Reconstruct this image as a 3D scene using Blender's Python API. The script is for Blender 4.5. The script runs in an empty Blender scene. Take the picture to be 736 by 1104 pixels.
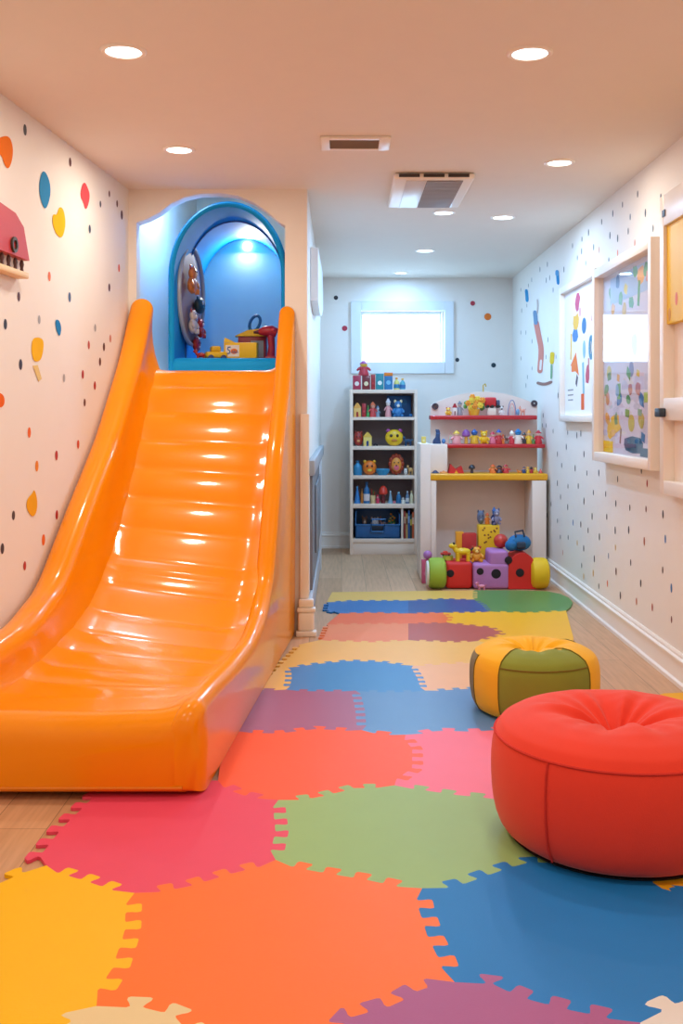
import bpy, bmesh, math, random
from mathutils import Vector, Matrix
PI = math.pi
sc = bpy.context.scene
C = sc.collection
F = 1150.0            # focal length in pixels (736 x 1104 frame)
VX, VY = 368.0, 447.0 # vanishing point of the depth direction
CH = 1.196            # camera height
CEIL = 2.42
Y0, Y1 = -1.8, 9.55   # room ends
# ------------------------------------------------------------------ camera
cd = bpy.data.cameras.new('camera'); cam = bpy.data.objects.new('camera', cd); C.objects.link(cam)
cam.location = (0, 0, CH); cam.rotation_euler = (PI/2, 0, 0)
cd.sensor_fit = 'VERTICAL'; cd.sensor_height = 36.0; cd.sensor_width = 24.0
cd.lens = F/1104*36.0; cd.shift_y = -(552-VY)/1104; cd.clip_start = .05
sc.camera = cam
# ------------------------------------------------------------------ sky, exposure
w = bpy.data.worlds.new('sky'); sc.world = w; w.use_nodes = True
bg = w.node_tree.nodes['Background']; bg.inputs[0].default_value = (.45, .72, 1, 1); bg.inputs[1].default_value = 9
vs = sc.view_settings
vs.view_transform = 'Standard'; vs.look = 'None'; vs.gamma = 1; vs.use_curve_mapping = False
vs.exposure = 0.0
WARM, COOL = (1, .90, .76), (.30, .60, 1)
WARM_W, COOL_W, NICHE_W = 7.6, 17, 14

# ------------------------------------------------------------------ helpers
def lin(h):
    h = h.lstrip('#'); v = [int(h[i:i+2], 16)/255 for i in (0, 2, 4)]
    return tuple(c/12.92 if c <= .04045 else ((c+.055)/1.055)**2.4 for c in v) + (1,)
_M = {}
def M(col, rough=.45, coat=0, bump=0, bscale=120, var=.06, spec=.5, metal=0, sheen=0):
    key = (col, rough, coat, bump, bscale, var, metal, sheen, spec)
    if key in _M: return _M[key]
    m = bpy.data.materials.new('m_' + col.strip('#')); m.use_nodes = True
    nt = m.node_tree; b = nt.nodes['Principled BSDF']
    c = lin(col)
    tc = nt.nodes.new('ShaderNodeTexCoord')
    n = nt.nodes.new('ShaderNodeTexNoise'); n.inputs['Scale'].default_value = 9; n.inputs['Detail'].default_value = 3
    nt.links.new(tc.outputs['Object'], n.inputs['Vector'])
    mx = nt.nodes.new('ShaderNodeMix'); mx.data_type = 'RGBA'
    mx.inputs[6].default_value = tuple(min(1, x*(1-var)) for x in c[:3]) + (1,)
    mx.inputs[7].default_value = tuple(min(1, x*(1+var)) for x in c[:3]) + (1,)
    nt.links.new(n.outputs['Fac'], mx.inputs[0]); nt.links.new(mx.outputs[2], b.inputs['Base Color'])
    b.inputs['Roughness'].default_value = rough; b.inputs['Metallic'].default_value = metal
    b.inputs['Specular IOR Level'].default_value = spec
    if coat: b.inputs['Coat Weight'].default_value = coat; b.inputs['Coat Roughness'].default_value = .08
    if sheen: b.inputs['Sheen Weight'].default_value = sheen
    if bump:
        n2 = nt.nodes.new('ShaderNodeTexNoise'); n2.inputs['Scale'].default_value = bscale; n2.inputs['Detail'].default_value = 2
        nt.links.new(tc.outputs['Object'], n2.inputs['Vector'])
        bp = nt.nodes.new('ShaderNodeBump'); bp.inputs['Strength'].default_value = bump; bp.inputs['Distance'].default_value = .004
        nt.links.new(n2.outputs['Fac'], bp.inputs['Height']); nt.links.new(bp.outputs[0], b.inputs['Normal'])
    _M[key] = m
    return m
def emit(col, s):
    m = bpy.data.materials.new('m_lamp'); m.use_nodes = True; nt = m.node_tree
    nt.nodes.remove(nt.nodes['Principled BSDF']); e = nt.nodes.new('ShaderNodeEmission')
    e.inputs[0].default_value = tuple(col)+(1,); e.inputs[1].default_value = s
    nt.links.new(e.outputs[0], nt.nodes['Material Output'].inputs[0]); return m
def glass():
    m = bpy.data.materials.new('m_pane'); m.use_nodes = True; nt = m.node_tree
    nt.nodes.remove(nt.nodes['Principled BSDF'])
    t = nt.nodes.new('ShaderNodeBsdfTransparent'); g = nt.nodes.new('ShaderNodeBsdfGlossy'); g.inputs['Roughness'].default_value = .015
    f = nt.nodes.new('ShaderNodeFresnel'); f.inputs[0].default_value = 1.36
    x = nt.nodes.new('ShaderNodeMixShader')
    ge = nt.nodes.new('ShaderNodeNewGeometry'); mu = nt.nodes.new('ShaderNodeMath'); mu.operation = 'SUBTRACT'; mu.inputs[0].default_value = 1
    nt.links.new(ge.outputs['Backfacing'], mu.inputs[1]); mm = nt.nodes.new('ShaderNodeMath'); mm.operation = 'MULTIPLY'
    nt.links.new(f.outputs[0], mm.inputs[0]); nt.links.new(mu.outputs[0], mm.inputs[1]); nt.links.new(mm.outputs[0], x.inputs[0]); nt.links.new(t.outputs[0], x.inputs[1]); nt.links.new(g.outputs[0], x.inputs[2])
    nt.links.new(x.outputs[0], nt.nodes['Material Output'].inputs[0]); return m
def wood():
    m = bpy.data.materials.new('m_oak'); m.use_nodes = True; nt = m.node_tree; b = nt.nodes['Principled BSDF']
    tc = nt.nodes.new('ShaderNodeTexCoord'); mp = nt.nodes.new('ShaderNodeMapping')
    mp.inputs['Rotation'].default_value = (0, 0, PI/2)
    br = nt.nodes.new('ShaderNodeTexBrick'); br.offset = .37
    br.inputs['Color1'].default_value = lin('E2B48C'); br.inputs['Color2'].default_value = lin('CC9E76'); br.inputs['Mortar'].default_value = lin('8C6A4C')
    br.inputs['Scale'].default_value = 1; br.inputs['Mortar Size'].default_value = .0012; br.inputs['Brick Width'].default_value = 1.3; br.inputs['Row Height'].default_value = .17
    nt.links.new(tc.outputs['Object'], mp.inputs[0]); nt.links.new(mp.outputs[0], br.inputs['Vector'])
    mp2 = nt.nodes.new('ShaderNodeMapping'); mp2.inputs['Scale'].default_value = (26, 1.6, 1)
    n = nt.nodes.new('ShaderNodeTexNoise'); n.inputs['Scale'].default_value = 2.2; n.inputs['Detail'].default_value = 6
    nt.links.new(tc.outputs['Object'], mp2.inputs[0]); nt.links.new(mp2.outputs[0], n.inputs['Vector'])
    mx = nt.nodes.new('ShaderNodeMix'); mx.data_type = 'RGBA'; mx.blend_type = 'MULTIPLY'; mx.inputs[0].default_value = .5
    cr = nt.nodes.new('ShaderNodeValToRGB'); cr.color_ramp.elements[0].color = (.66, .6, .55, 1); cr.color_ramp.elements[1].color = (1, 1, 1, 1)
    cr.color_ramp.elements[0].position = .3; cr.color_ramp.elements[1].position = .62
    nt.links.new(n.outputs['Fac'], cr.inputs[0]); nt.links.new(br.outputs['Color'], mx.inputs[6]); nt.links.new(cr.outputs[0], mx.inputs[7])
    nt.links.new(mx.outputs[2], b.inputs['Base Color']); b.inputs['Roughness'].default_value = .42
    return m
GLASS = glass()

class MB:
    def __init__(s): s.bm = bmesh.new(); s.mats = []; s.flat = set()
    def _mi(s, m):
        if m is None: return 0
        if m not in s.mats: s.mats.append(m)
        return s.mats.index(m)
    def _done(s, old, m):
        i = s._mi(m)
        for f in s.bm.faces:
            if f not in old: f.material_index = i; f.smooth = f not in s.flat
        s.flat.clear()
    def box(s, x0, x1, y0, y1, z0, z1, m=None, bev=0, seg=2, rot=None):
        old = set(s.bm.faces)
        r = bmesh.ops.create_cube(s.bm, size=1); v = r['verts']
        bmesh.ops.scale(s.bm, vec=(x1-x0, y1-y0, z1-z0), verts=v)
        if bev:
            e = {e for q in v for e in q.link_edges}
            bmesh.ops.bevel(s.bm, geom=list(e), offset=bev, segments=seg, affect='EDGES', profile=.5)
        s.bm.normal_update(); s.flat.update(f for f in s.bm.faces if f not in old and max(map(abs, f.normal)) > .9995)
        v = list({q for f in s.bm.faces if f not in old for q in f.verts})
        if rot is not None: bmesh.ops.transform(s.bm, matrix=rot.to_4x4(), verts=v)
        bmesh.ops.translate(s.bm, vec=((x0+x1)/2, (y0+y1)/2, (z0+z1)/2), verts=v)
        s._done(old, m); return s
    def ball(s, c, r, m=None, u=16, v=10, rot=None):
        old = set(s.bm.faces)
        if not hasattr(r, '__len__'): r = (r, r, r)
        q = bmesh.ops.create_uvsphere(s.bm, u_segments=u, v_segments=v, radius=1)['verts']
        mat = Matrix.Translation(c) @ (rot.to_4x4() if rot is not None else Matrix()) @ Matrix.Diagonal((*r, 1))
        bmesh.ops.transform(s.bm, matrix=mat, verts=q); s._done(old, m); return s
    def cyl(s, a, b, r, r2=None, m=None, n=18):
        old = set(s.bm.faces); a = Vector(a); b = Vector(b); d = b-a
        q = bmesh.ops.create_cone(s.bm, cap_ends=True, segments=n, radius1=r, radius2=r if r2 is None else r2, depth=d.length)['verts']
        mat = Matrix.Translation((a+b)/2) @ d.to_track_quat('Z', 'Y').to_matrix().to_4x4()
        bmesh.ops.transform(s.bm, matrix=mat, verts=q); s._done(old, m); return s
    def lathe(s, prof, c=(0, 0, 0), m=None, n=24, axis='Z', t0=0, t1=2*PI, fn=None):
        old = set(s.bm.faces); full = abs(t1-t0-2*PI) < 1e-6
        cols = n if full else n+1; rings = []
        for r, z in prof:
            ring = []
            for k in range(cols):
                t = t0+(t1-t0)*k/n
                p = Vector((r*math.cos(t), r*math.sin(t), z))
                if fn: p = fn(p, t, r)
                if axis == 'X': p = Vector((p.z, p.x, p.y))
                if axis == 'Y': p = Vector((p.x, p.z, p.y))
                ring.append(s.bm.verts.new(p+Vector(c)))
            rings.append(ring)
        for i in range(len(rings)-1):
            for k in range(n):
                k2 = (k+1) % cols
                try: s.bm.faces.new((rings[i][k], rings[i][k2], rings[i+1][k2], rings[i+1][k]))
                except ValueError: pass
        s._done(old, m); return s
    def tube(s, pts, r, m=None, n=8, closed=False):
        old = set(s.bm.faces); pts = [Vector(p) for p in pts]; N = len(pts); rings = []
        rr = r if hasattr(r, '__len__') else [r]*N
        up = None
        for i, p in enumerate(pts):
            t = (pts[(i+1) % N]-pts[i-1]) if closed else (pts[min(i+1, N-1)]-pts[max(i-1, 0)])
            t.normalize()
            if up is None: up = Vector((0, 0, 1)) if abs(t.z) < .9 else Vector((1, 0, 0))
            a = t.cross(up)
            if a.length < 1e-4: a = t.cross(Vector((0, 1, 0)))
            a.normalize(); up = a.cross(t).normalized()
            rings.append([s.bm.verts.new(p+(a*math.cos(2*PI*k/n)+up*math.sin(2*PI*k/n))*rr[i]) for k in range(n)])
        for i in range(N if closed else N-1):
            A, B = rings[i], rings[(i+1) % N]
            for k in range(n): s.bm.faces.new((A[k], A[(k+1) % n], B[(k+1) % n], B[k]))
        if not closed: s.bm.faces.new(rings[0]); s.bm.faces.new(rings[-1])
        s._done(old, m); return s
    def prism(s, pts, vec, m=None):
        """polygon (3D points) swept by vec"""
        old = set(s.bm.faces); vec = Vector(vec)
        a = [s.bm.verts.new(p) for p in pts]; b = [s.bm.verts.new(Vector(p)+vec) for p in pts]
        s.flat.add(s.bm.faces.new(a)); s.flat.add(s.bm.faces.new(b[::-1])); n = len(pts)
        for i in range(n): s.bm.faces.new((a[i], b[i], b[(i+1) % n], a[(i+1) % n]))
        s._done(old, m); return s
    def loft(s, rings, m=None, cap0=True, cap1=True, closed=True):
        old = set(s.bm.faces)
        R = [[s.bm.verts.new(p) for p in r] for r in rings]; n = len(R[0])
        for i in range(len(R)-1):
            for k in range(n if closed else n-1):
                s.bm.faces.new((R[i][k], R[i][(k+1) % n], R[i+1][(k+1) % n], R[i+1][k]))
        if cap0: s.flat.add(s.bm.faces.new(R[0][::-1]))
        if cap1: s.flat.add(s.bm.faces.new(R[-1]))
        s._done(old, m); return s
    def build(s, name, m=None, parent=None, ang=38, smooth=True, sub=0):
        bmesh.ops.recalc_face_normals(s.bm, faces=s.bm.faces)
        me = bpy.data.meshes.new(name); s.bm.to_mesh(me); s.bm.free()
        for k in (s.mats or [m]): me.materials.append(k)
        if smooth:
            me.set_sharp_from_angle(angle=math.radians(ang))
        o = bpy.data.objects.new(name, me); C.objects.link(o)
        if not smooth: me.polygons.foreach_set('use_smooth', [False]*len(me.polygons))
        if parent: o.parent = parent
        if sub:
            md = o.modifiers.new('smooth', 'SUBSURF'); md.levels = sub; md.render_levels = sub
        return o
def tag(o, label, cat, group=None):
    o['label'] = label; o['category'] = cat
    if group: o['group'] = group
    return o
def thing(name, label, cat, loc=(0, 0, 0), rz=0, group=None):
    o = bpy.data.objects.new(name, None); C.objects.link(o); o.empty_display_size = .05
    o.location = loc; o.rotation_euler = (0, 0, rz); return tag(o, label, cat, group)
def struct(o): o['kind'] = 'structure'; return o
def lab(o, t): o['label'] = t; return o
# pixel -> world on the planes of the room
def at(px, py, Y): return Vector(((px-VX)*Y/F, Y, CH-(py-VY)*Y/F))
def on_floor(px, py): Y = F*CH/(py-VY); return Vector(((px-VX)*Y/F, Y, 0))
def XL(Y): return -1.157-.081*(5.8-Y)
def XR(Y): return 1.49+(Y-3)*.0061
def on_left(px, py):
    k = (px-VX)/F; Y = (-1.157-.081*5.8)/(k-.081); return Vector((k*Y, Y, CH-(py-VY)*Y/F))
def on_right(px, py):
    k = (px-VX)/F; Y = (1.49-3*.0061)/(k-.0061); return Vector((k*Y, Y, CH-(py-VY)*Y/F))
NL = Vector((1, -.081, 0)).normalized(); NR = Vector((-1, .0061, 0)).normalized()
def circ(c, r, nrm, n=14, sx=1):
    u = Vector((0, 0, 1)).cross(nrm).normalized(); return [c+u*r*sx*math.cos(2*PI*k/n)+Vector((0, 0, 1))*r*math.sin(2*PI*k/n) for k in range(n)]

WALLP = M('F4EDE5', .62, var=.015, bump=.05, bscale=220)
CEILP = M('EEE6DC', .75, var=.015)
TRIM = M('FAF3EA', .35, var=.01)

# ================================================================== the room
b = MB(); b.box(-2.1, 1.8, Y0, Y1+.2, -.08, 0); struct(b.build('floor', wood(), smooth=False))
b = MB()
b.prism([(-2.1, Y0, CEIL), (1.8, Y0, CEIL), (1.8, Y1+.2, CEIL), (-.187, Y1+.2, CEIL), (-.187, 5.9, CEIL), (-2.1, 5.9, CEIL)], (0, 0, .3))
struct(b.build('ceiling', CEILP, smooth=False))
SMALL = []   # small dots printed on the walls live in the wall's own mesh
def wall_quad(name, xa, ya, xb, yb, nrm, dots, h=CEIL):
    b = MB(); n = Vector(nrm)*-.12
    b.prism([(xa, ya, 0), (xb, yb, 0), (xb, yb, h), (xa, ya, h)], n, WALLP)
    for (c, r, col, sx, rv) in dots:
        m = M(col, .5, var=.03); i = b._mi(m)
        vs_ = [b.bm.verts.new(p+Vector(nrm)*.0012) for p in circ(c, r*rv, Vector(nrm), 12, sx)]
        f = b.bm.faces.new(vs_); f.material_index = i
    return struct(b.build(name, WALLP, smooth=False))
DK, BR, RD, OR, BL, GY, YL, PK = '2B2E3E', '5A2A28', 'B3242C', 'EE6A22', '2F78BC', 'A9A6A6', 'F0B92C', 'D98D78'
dl = []
for x, y, c, s in [(26.7, 140, DK, 1.1), (75.4, 174.8, BR, 1), (117.6, 209, BR, .8), (108, 220, DK, .8), (126, 219.6, BR, .9), (131, 231.7, BR, 1.2),
    (96.5, 247, DK, 1), (128, 289, OR, 1), (117.6, 310, BR, 1), (53, 298, OR, 1), (74.8, 320.4, '4C6488', 1.1), (5.5, 349.6, DK, 1), (42, 344.7, GY, .9),
    (102.4, 353.5, GY, .9), (118.7, 365, PK, 1), (95.5, 372, 'C8564C', 1), (111.8, 374, BR, 1), (107.6, 390, BR, 1), (22, 393, DK, 1.05), (68.8, 407.6, GY, .9),
    (89, 403.7, RD, 1), (102, 415.7, RD, 1), (91, 434, BR, .9), (31.3, 466.3, OR, 1.05), (84, 479, 'D4451F', 1), (60.6, 491, RD, 1.05), (39.5, 502.5, 'EE8A22', 1.1),
    (14.3, 555.6, DK, .9), (61, 555, RD, 1), (46.6, 582, OR, 1.15), (2.3, 591.5, DK, 1), (26.4, 610, RD, .9), (14, 250, GY, .7), (60, 235, GY, .6), (20, 320, BR, .9)]:
    p = on_left(x, y); dl.append((p, .021*s, c, .8, 1))
wall_quad('wall_left', XL(Y0), Y0, XL(7.6), 7.6, NL, dl, 2.72)
dr = []
A = [(446,30),(527,42),(393,67),(359,98),(473,96),(320,127),(413,160),(274,165),(251,188),(349,175),(376,185),(218,211),(292,216),(311,225,PK),(235,253),(264,272),(376,236,OR),(345,262),(436,202,PK),
 (104,294),(130,276),(126,332),(138,323),(188,294),(64,350),(150,366),(183,374,'D4552F'),(37,365),(40,438),(58,420),(37,515),(55,515),(76,545),(177,430),(178,497),(190,578),(125,600),(60,670),(38,605),(76,640),(175,632,BL),
 (132,540),(55,700),(167,735),(182,787),(197,797),(201,865),(247,868),(233,874),(293,857,BR),(305,858,OR),(290,920),(258,940),(196,915),(165,940),(180,980),(227,990),(268,1007),(310,1006),(376,1028),(459,997),
 (479,1043,RD),(532,1052),(165,1042),(202,1053),(238,1052),(291,1075),(334,1080),(258,1103),(176,1090),(115,805),(112,840),(126,840),(150,860),(322,775,BR),(90,450),(95,500),(160,600),(75,330),(250,560-330),(420,110),(500,150)]
B = [(290,3),(434,12),(497,31),(570,37,'7A2228'),(646,60),(142,15),(118,15),(123,65),(217,28),(171,90),(241,98,BL),(276,106,BR),(327,70),(393,72),(309,133),(431,133),(492,131),(360,162),(184,163),(219,165),
 (562,182,'B05A2A'),(657,172,BL),(432,210,YL),(289,214),(260,190,YL),(195,233,PK),(337,261),(401,248,'7C93B4'),(501,278),(280,291),(435,318,BR),(645,312,BR),(332,326,YL),(289,341,YL),
 (546,371),(684,393,BL),(357,384),(396,373,OR),(454,426),(527,453,'C4562A'),(598,480,RD),(685,535,'6E1C20')]
rnd = random.Random(4)
for lst, s, ox, oy in ((A, 3.247, 550, 200), (B, 4.18, 560, 540)):
    for q in lst:
        p = on_right(ox+q[0]/s, oy+q[1]/s); c = q[2] if len(q) > 2 else rnd.choice([DK, DK, '23262F', '2C3A55', '3A2A30'])
        if p.y < 9.5: dr.append((p, .0165+rnd.uniform(-.002, .003), c, .55, 1.15))
for k in range(60):      # the printed wallpaper carries on towards the camera
    Y = rnd.uniform(0, 4.5); dr.append((Vector((XR(Y), Y, rnd.uniform(.25, 2.3))), .018, rnd.choice([DK, DK, BR, BL, OR]), .55, 1.15))
wall_quad('wall_right', XR(Y0), Y0, XR(Y1), Y1, NR, dr)
# back wall with window hole
WX0, WX1 = at(389, 0, Y1).x, at(479, 0, Y1).x; WZ0, WZ1 = at(0, 390.5, Y1).z, at(0, 335, Y1).z
b = MB(); T = .2
for q in ((-2.1, WX0, 0, CEIL), (WX1, 1.8, 0, CEIL), (WX0, WX1, 0, WZ0), (WX0, WX1, WZ1, CEIL)): b.box(q[0], q[1], Y1, Y1+T, q[2], q[3])
struct(b.build('wall_back', WALLP, smooth=False))
b = MB(); b.box(-2.1, 1.8, Y0-.12, Y0, 0, CEIL); struct(b.build('wall_behind', WALLP, smooth=False))
# window
b = MB(); cx0, cx1 = at(378, 0, Y1).x, at(489, 0, Y1).x; cz0, cz1 = at(0, 403, Y1).z, at(0, 325, Y1).z
win = None
for q in ((cx0, WX0, cz0, cz1), (WX1, cx1, cz0, cz1), (WX0, WX1, WZ1, cz1), (WX0, WX1, cz0, WZ0)): b.box(q[0], q[1], Y1-.022, Y1-.0005, q[2], q[3], bev=.004, seg=1)
win = struct(b.build('window_1', M('E9EDF0', .4, var=.01)))
b = MB(); f = .018
for q in ((WX0, WX0+f, WZ0, WZ1), (WX1-f*2, WX1-f, WZ0, WZ1), (WX1-f*.7, WX1, WZ0, WZ1), (WX0+f, WX1-f*2, WZ1-f*1.5, WZ1), (WX0+f, WX1-f*2, WZ0, WZ0+f*.5)):
    b.box(q[0], q[1], Y1+.08, Y1+.13, q[2], q[3], bev=.004, seg=1)
struct(b.build('window_frame', M('EEF2F5', .35, var=.01), win))
b = MB(); b.box(WX0, WX1, Y1+.1, Y1+.104, WZ0, WZ1); struct(b.build('window_pane', GLASS, win, smooth=False))
# baseboards
def base_run(name, p, q, nrm, h=.145):
    n = Vector(nrm); p = Vector(p)+n*.0005; q = Vector(q)+n*.0005
    prof = [(0, 0), (.026, 0), (.027, .018), (.017, .026), (.015, h*.72), (.022, h*.76), (.022, h*.83), (.011, h*.87), (.012, h*.94), (.006, h), (0, h)]
    b = MB(); b.loft([[P+n*d+Vector((0, 0, z)) for d, z in prof] for P in (p, q)]); return struct(b.build(name, TRIM, ang=25))
base_run('baseboard_right', (XR(Y0), Y0, 0), (XR(Y1), Y1, 0), NR)
base_run('baseboard_back', (-.18, Y1, 0), (XR(Y1)-.03, Y1, 0), (0, -1, 0))
base_run('baseboard_left', (XL(Y0), Y0, 0), (XL(5.76), 5.76, 0), NL)
# arch wall (front Y 5.8) with the alcove opening
YA = 5.8; xl, xr = XL(YA), -.187
op = [(147, 401), (147, 240), (160, 235.5), (172, 229), (184, 219.5), (198, 213), (215, 209), (236, 208), (256, 211), (274, 218.5), (290, 230), (302, 240.5), (307, 243), (307, 401)]
op = [at(x, y, YA) for x, y in op]
b = MB(); outer = [(xl, YA, 0), (xl, YA, CEIL), (xr, YA, CEIL), (xr, YA, 0)]
# left strip, right strip, below, above (above follows the curve)
b.prism([(xl, YA, 0), (op[0].x, YA, 0), (op[0].x, YA, op[1].z), (op[0].x, YA, CEIL), (xl, YA, CEIL)], (0, .1, 0))
b.prism([(op[-1].x, YA, 0), (xr, YA, 0), (xr, YA, CEIL), (op[-1].x, YA, CEIL)], (0, .1, 0))
b.prism([(op[0].x, YA, 0), (op[-1].x, YA, 0), (op[-1].x, YA, op[0].z), (op[0].x, YA, op[0].z)], (0, .1, 0))
for i in range(1, len(op)-2):
    p, q = op[i], op[i+1]; b.prism([(p.x, YA, p.z), (q.x, YA, q.z), (q.x, YA, CEIL), (p.x, YA, CEIL)], (0, .1, 0))
struct(b.build('wall_arch', WALLP, smooth=False))
# hallway side wall behind the arch, alcove back and lid
b = MB(); b.box(-.275, -.187, 5.9, Y1, 0, CEIL); struct(b.build('wall_hall', WALLP, smooth=False))
b = MB(); b.box(-1.4, -.187, 7.5, 7.6, 0, 2.72); struct(b.build('wall_alcove', WALLP, smooth=False))
b = MB(); b.box(-1.4, -.187, 5.9, 7.6, 2.72, 2.8); b.box(-1.4, -.187, 5.86, 5.9, CEIL, 2.8); b.box(-.23, -.187, 5.9, 7.6, CEIL, 2.72); struct(b.build('ceiling_alcove', CEILP, smooth=False))
# alcove platform
b = MB(); b.box(XL(5.92)+.02, -.285, 5.905, 7.49, 0, 1.395); struct(b.build('floor_alcove', WALLP, smooth=False))
# plinth at the wall end
b = MB(); b.box(-.245, -.135, 5.73, 5.795, 0, .03, bev=.006); b.box(-.235, -.147, 5.74, 5.795, .03, .13, bev=.012, seg=3); b.box(-.24, -.14, 5.735, 5.795, .13, .155, bev=.008); b.box(-.232, -.15, 5.745, 5.795, .155, .2, bev=.01)
struct(b.build('trim_1', TRIM))
b = MB(); b.box(-.225, -.175, 5.775, 5.799, .2, 1.2, bev=.004); struct(b.build('trim_2', TRIM))
# hall side: ledge with grey low door below, white panel above
hz = .94
b = MB(); b.box(-.1865, -.15, 5.95, 9.0, hz-.085, hz, bev=.006); struct(b.build('trim_3', M('A9B0B8', .4)))
b = MB(); b.box(-.1865, -.172, 6.3, 9.0, .16, hz-.086); d = struct(b.build('door_1', M('7E7F84', .5)))
b = MB(); b.box(-.171, -.16, 6.9, 8.4, .3, hz-.2, bev=.004); struct(b.build('door_panel', M('85878C', .5), d))
b = MB(); b.box(-.1865, -.155, 8.2, 8.32, .0, hz-.086, bev=.004); struct(b.build('trim_4', M('D9DDE2', .4)))
b = MB(); b.box(-.1865, -.165, 5.95, 8.2, 0, .158, bev=.006); struct(b.build('trim_5', M('B9BEC6', .4)))

# ------------------------------------------------------------------ lamps of the room
def downlight(px, py, label, col, W, r=.058, z=CEIL, loc=None):
    if loc is None:
        Y = F*(z-CH)/(VY-py); loc = Vector(((px-VX)*Y/F, Y, z))
    t = thing('recessed_light', label, 'ceiling light', loc, group='recessed ceiling lights')
    MB().lathe([(r, -.001), (r+.003, -.006), (r+.014, -.007), (r+.02, -.003), (r+.021, 0)], n=32).build('trim_ring', TRIM, t)
    MB().lathe([(.0001, -.0045), (r, -.0045), (r, -.0005), (.0001, -.0005)], n=32).build('lens', emit(tuple(.4+.6*c for c in col), 7), t)
    ld = bpy.data.lights.new('bulb', 'AREA'); ld.shape = 'DISK'; ld.size = 2*r; ld.energy = W; ld.color = col
    lo = bpy.data.objects.new('bulb', ld); C.objects.link(lo); lo.parent = t; lo.location = (0, 0, -.012)
    return t
MID = (.50, .74, 1)
downlight(133, 55, 'recessed ceiling light nearest the left wall with orange sticker, above the slide front', WARM, WARM_W)
downlight(571, 57, 'recessed ceiling light above the red bean bag, nearest on the right', WARM, WARM_W)
downlight(193, 161, 'recessed ceiling light just in front of the blue arched alcove', WARM, WARM_W, r=.055)
downlight(603, 175, 'recessed ceiling light in front of the tall framed collage', WARM, WARM_W*.62, r=.055)
downlight(478, 229, 'recessed ceiling light directly behind the square ceiling cassette', COOL, COOL_W, r=.052)
downlight(542, 234, 'recessed ceiling light right of the cassette, beside the smaller framed collage', MID, COOL_W*.6, r=.058)
downlight(458, 270, 'recessed ceiling light second farthest, between cassette and back window', COOL, COOL_W, r=.055)
downlight(432, 294, 'recessed ceiling light farthest away, right in front of the back window', COOL, COOL_W*.4, r=.045)
for x, y in ((-.75, 1.7), (.65, 1.7), (-.75, -.2), (.65, -.2)):  # unseen downlights added as near fill, continuing the ceiling grid
    tag(downlight(0, 0, '', WARM, WARM_W*1.1, loc=Vector((x, y, CEIL))), 'added unseen fill downlight in the near half of the room', 'ceiling light', 'recessed ceiling lights')
downlight(0, 0, 'added unseen fill light above the alcove beside the blue play pod', (.7, .87, 1), NICHE_W, loc=Vector((-1.0, 6.25, 2.72)))  # no lamp seen here; added to brighten the alcove

# ceiling grille
g = thing('air_vent', 'white slotted air vent grille in the ceiling, left of the square cassette', 'vent', (.062, 4.79, CEIL))
b = MB()
for q in ((-.155, -.115, -.11, .11), (.105, .155, -.11, .11), (-.115, .105, -.11, -.075), (-.115, .105, .085, .11)): b.box(*q, -.012, -.0005, bev=.003)
b.build('frame', TRIM, g)
b = MB()
for k in range(9): b.box(-.115, .105, -.073+k*.0172, -.064+k*.0172, -.011, -.003, rot=Matrix.Rotation(.5, 3, 'X'))
b.build('louvre', M('8A7A70', .5), g)
MB().box(-.115, .105, -.075, .085, -.002, -.0004).build('backing', M('4A423E', .8), g)
g = thing('ceiling_cassette', 'white square air conditioner cassette with grey mesh panel on the ceiling', 'air conditioner', (.47, 5.77, CEIL))
MB().box(-.205, .205, -.38, .38, -.032, -.0005, bev=.012, seg=3).build('body', TRIM, g)
MB().box(-.14, -.04, -.34, .36, -.036, -.0321, bev=.002).build('smooth_panel', M('DCD8D8', .3), g)
b = MB(); b.box(-.035, .15, -.34, .36, -.036, -.0321, M('8E8682', .6), bev=.002)
for k in range(22): b.box(-.033, .148, -.335+k*.0316, -.322+k*.0316, -.038, -.0361, M('A19894', .5))
b.build('mesh_panel', None, g)
b = MB()
for k in range(3): b.box(-.18+k*.125, -.075+k*.125, -.388, -.379, -.024, -.008)
b.build('outlet_slot', M('3C3634', .6), g)

# ================================================================== floor mats
def jig(pts, pitch=.088, depth=.038):
    P = [on_floor(*p) for p in pts]; L = [0]
    for i in range(len(P)-1): L.append(L[-1]+(P[i+1]-P[i]).length)
    n = max(1, round(L[-1]/pitch))
    def at_s(s, t):
        s = max(0, min(L[-1], s))
        for i in range(len(P)-1):
            if s <= L[i+1]+1e-9: break
        u = (s-L[i])/max(1e-9, L[i+1]-L[i]); d = (P[i+1]-P[i]).normalized(); nr = Vector((-d.y, d.x, 0))
        return P[i].lerp(P[i+1], u)+nr*t
    out = [P[0]]; h = depth/2; mg = min(.04, L[-1]*.16); n = max(1, round((L[-1]-2*mg)/pitch))
    shp = [(.20, -h), (.285, -h*.85), (.27, -h*.2), (.235, h*.45), (.26, h*.9), (.33, h), (.67, h), (.74, h*.9), (.765, h*.45), (.73, -h*.2), (.715, -h*.85), (.80, -h)]
    for k in range(n):
        for u, t in shp:
            out.append(at_s(mg+(k+u)/n*(L[-1]-2*mg), t))
    out.append(P[-1]); return out
def fl(*pts): return [on_floor(*p) for p in pts]
E = {}
def e(name, *pts, far=False, teeth=True):
    E[name] = (jig(pts, .075, .03) if far else jig(pts)) if teeth else fl(*pts)
e('y_top', (-80, 985), (0, 952), (22, 942), (50, 937)); e('y_p', (50, 937), (95, 950), (145, 967)); e('y_o', (145, 967), (143, 1010), (130, 1050), (104, 1090))
e('y_c', (104, 1090), (60, 1108), (20, 1140)); e('c_o', (104, 1090), (150, 1084), (195, 1095), (235, 1140)); e('o_p', (145, 967), (200, 957), (250, 942), (297, 931))
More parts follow.
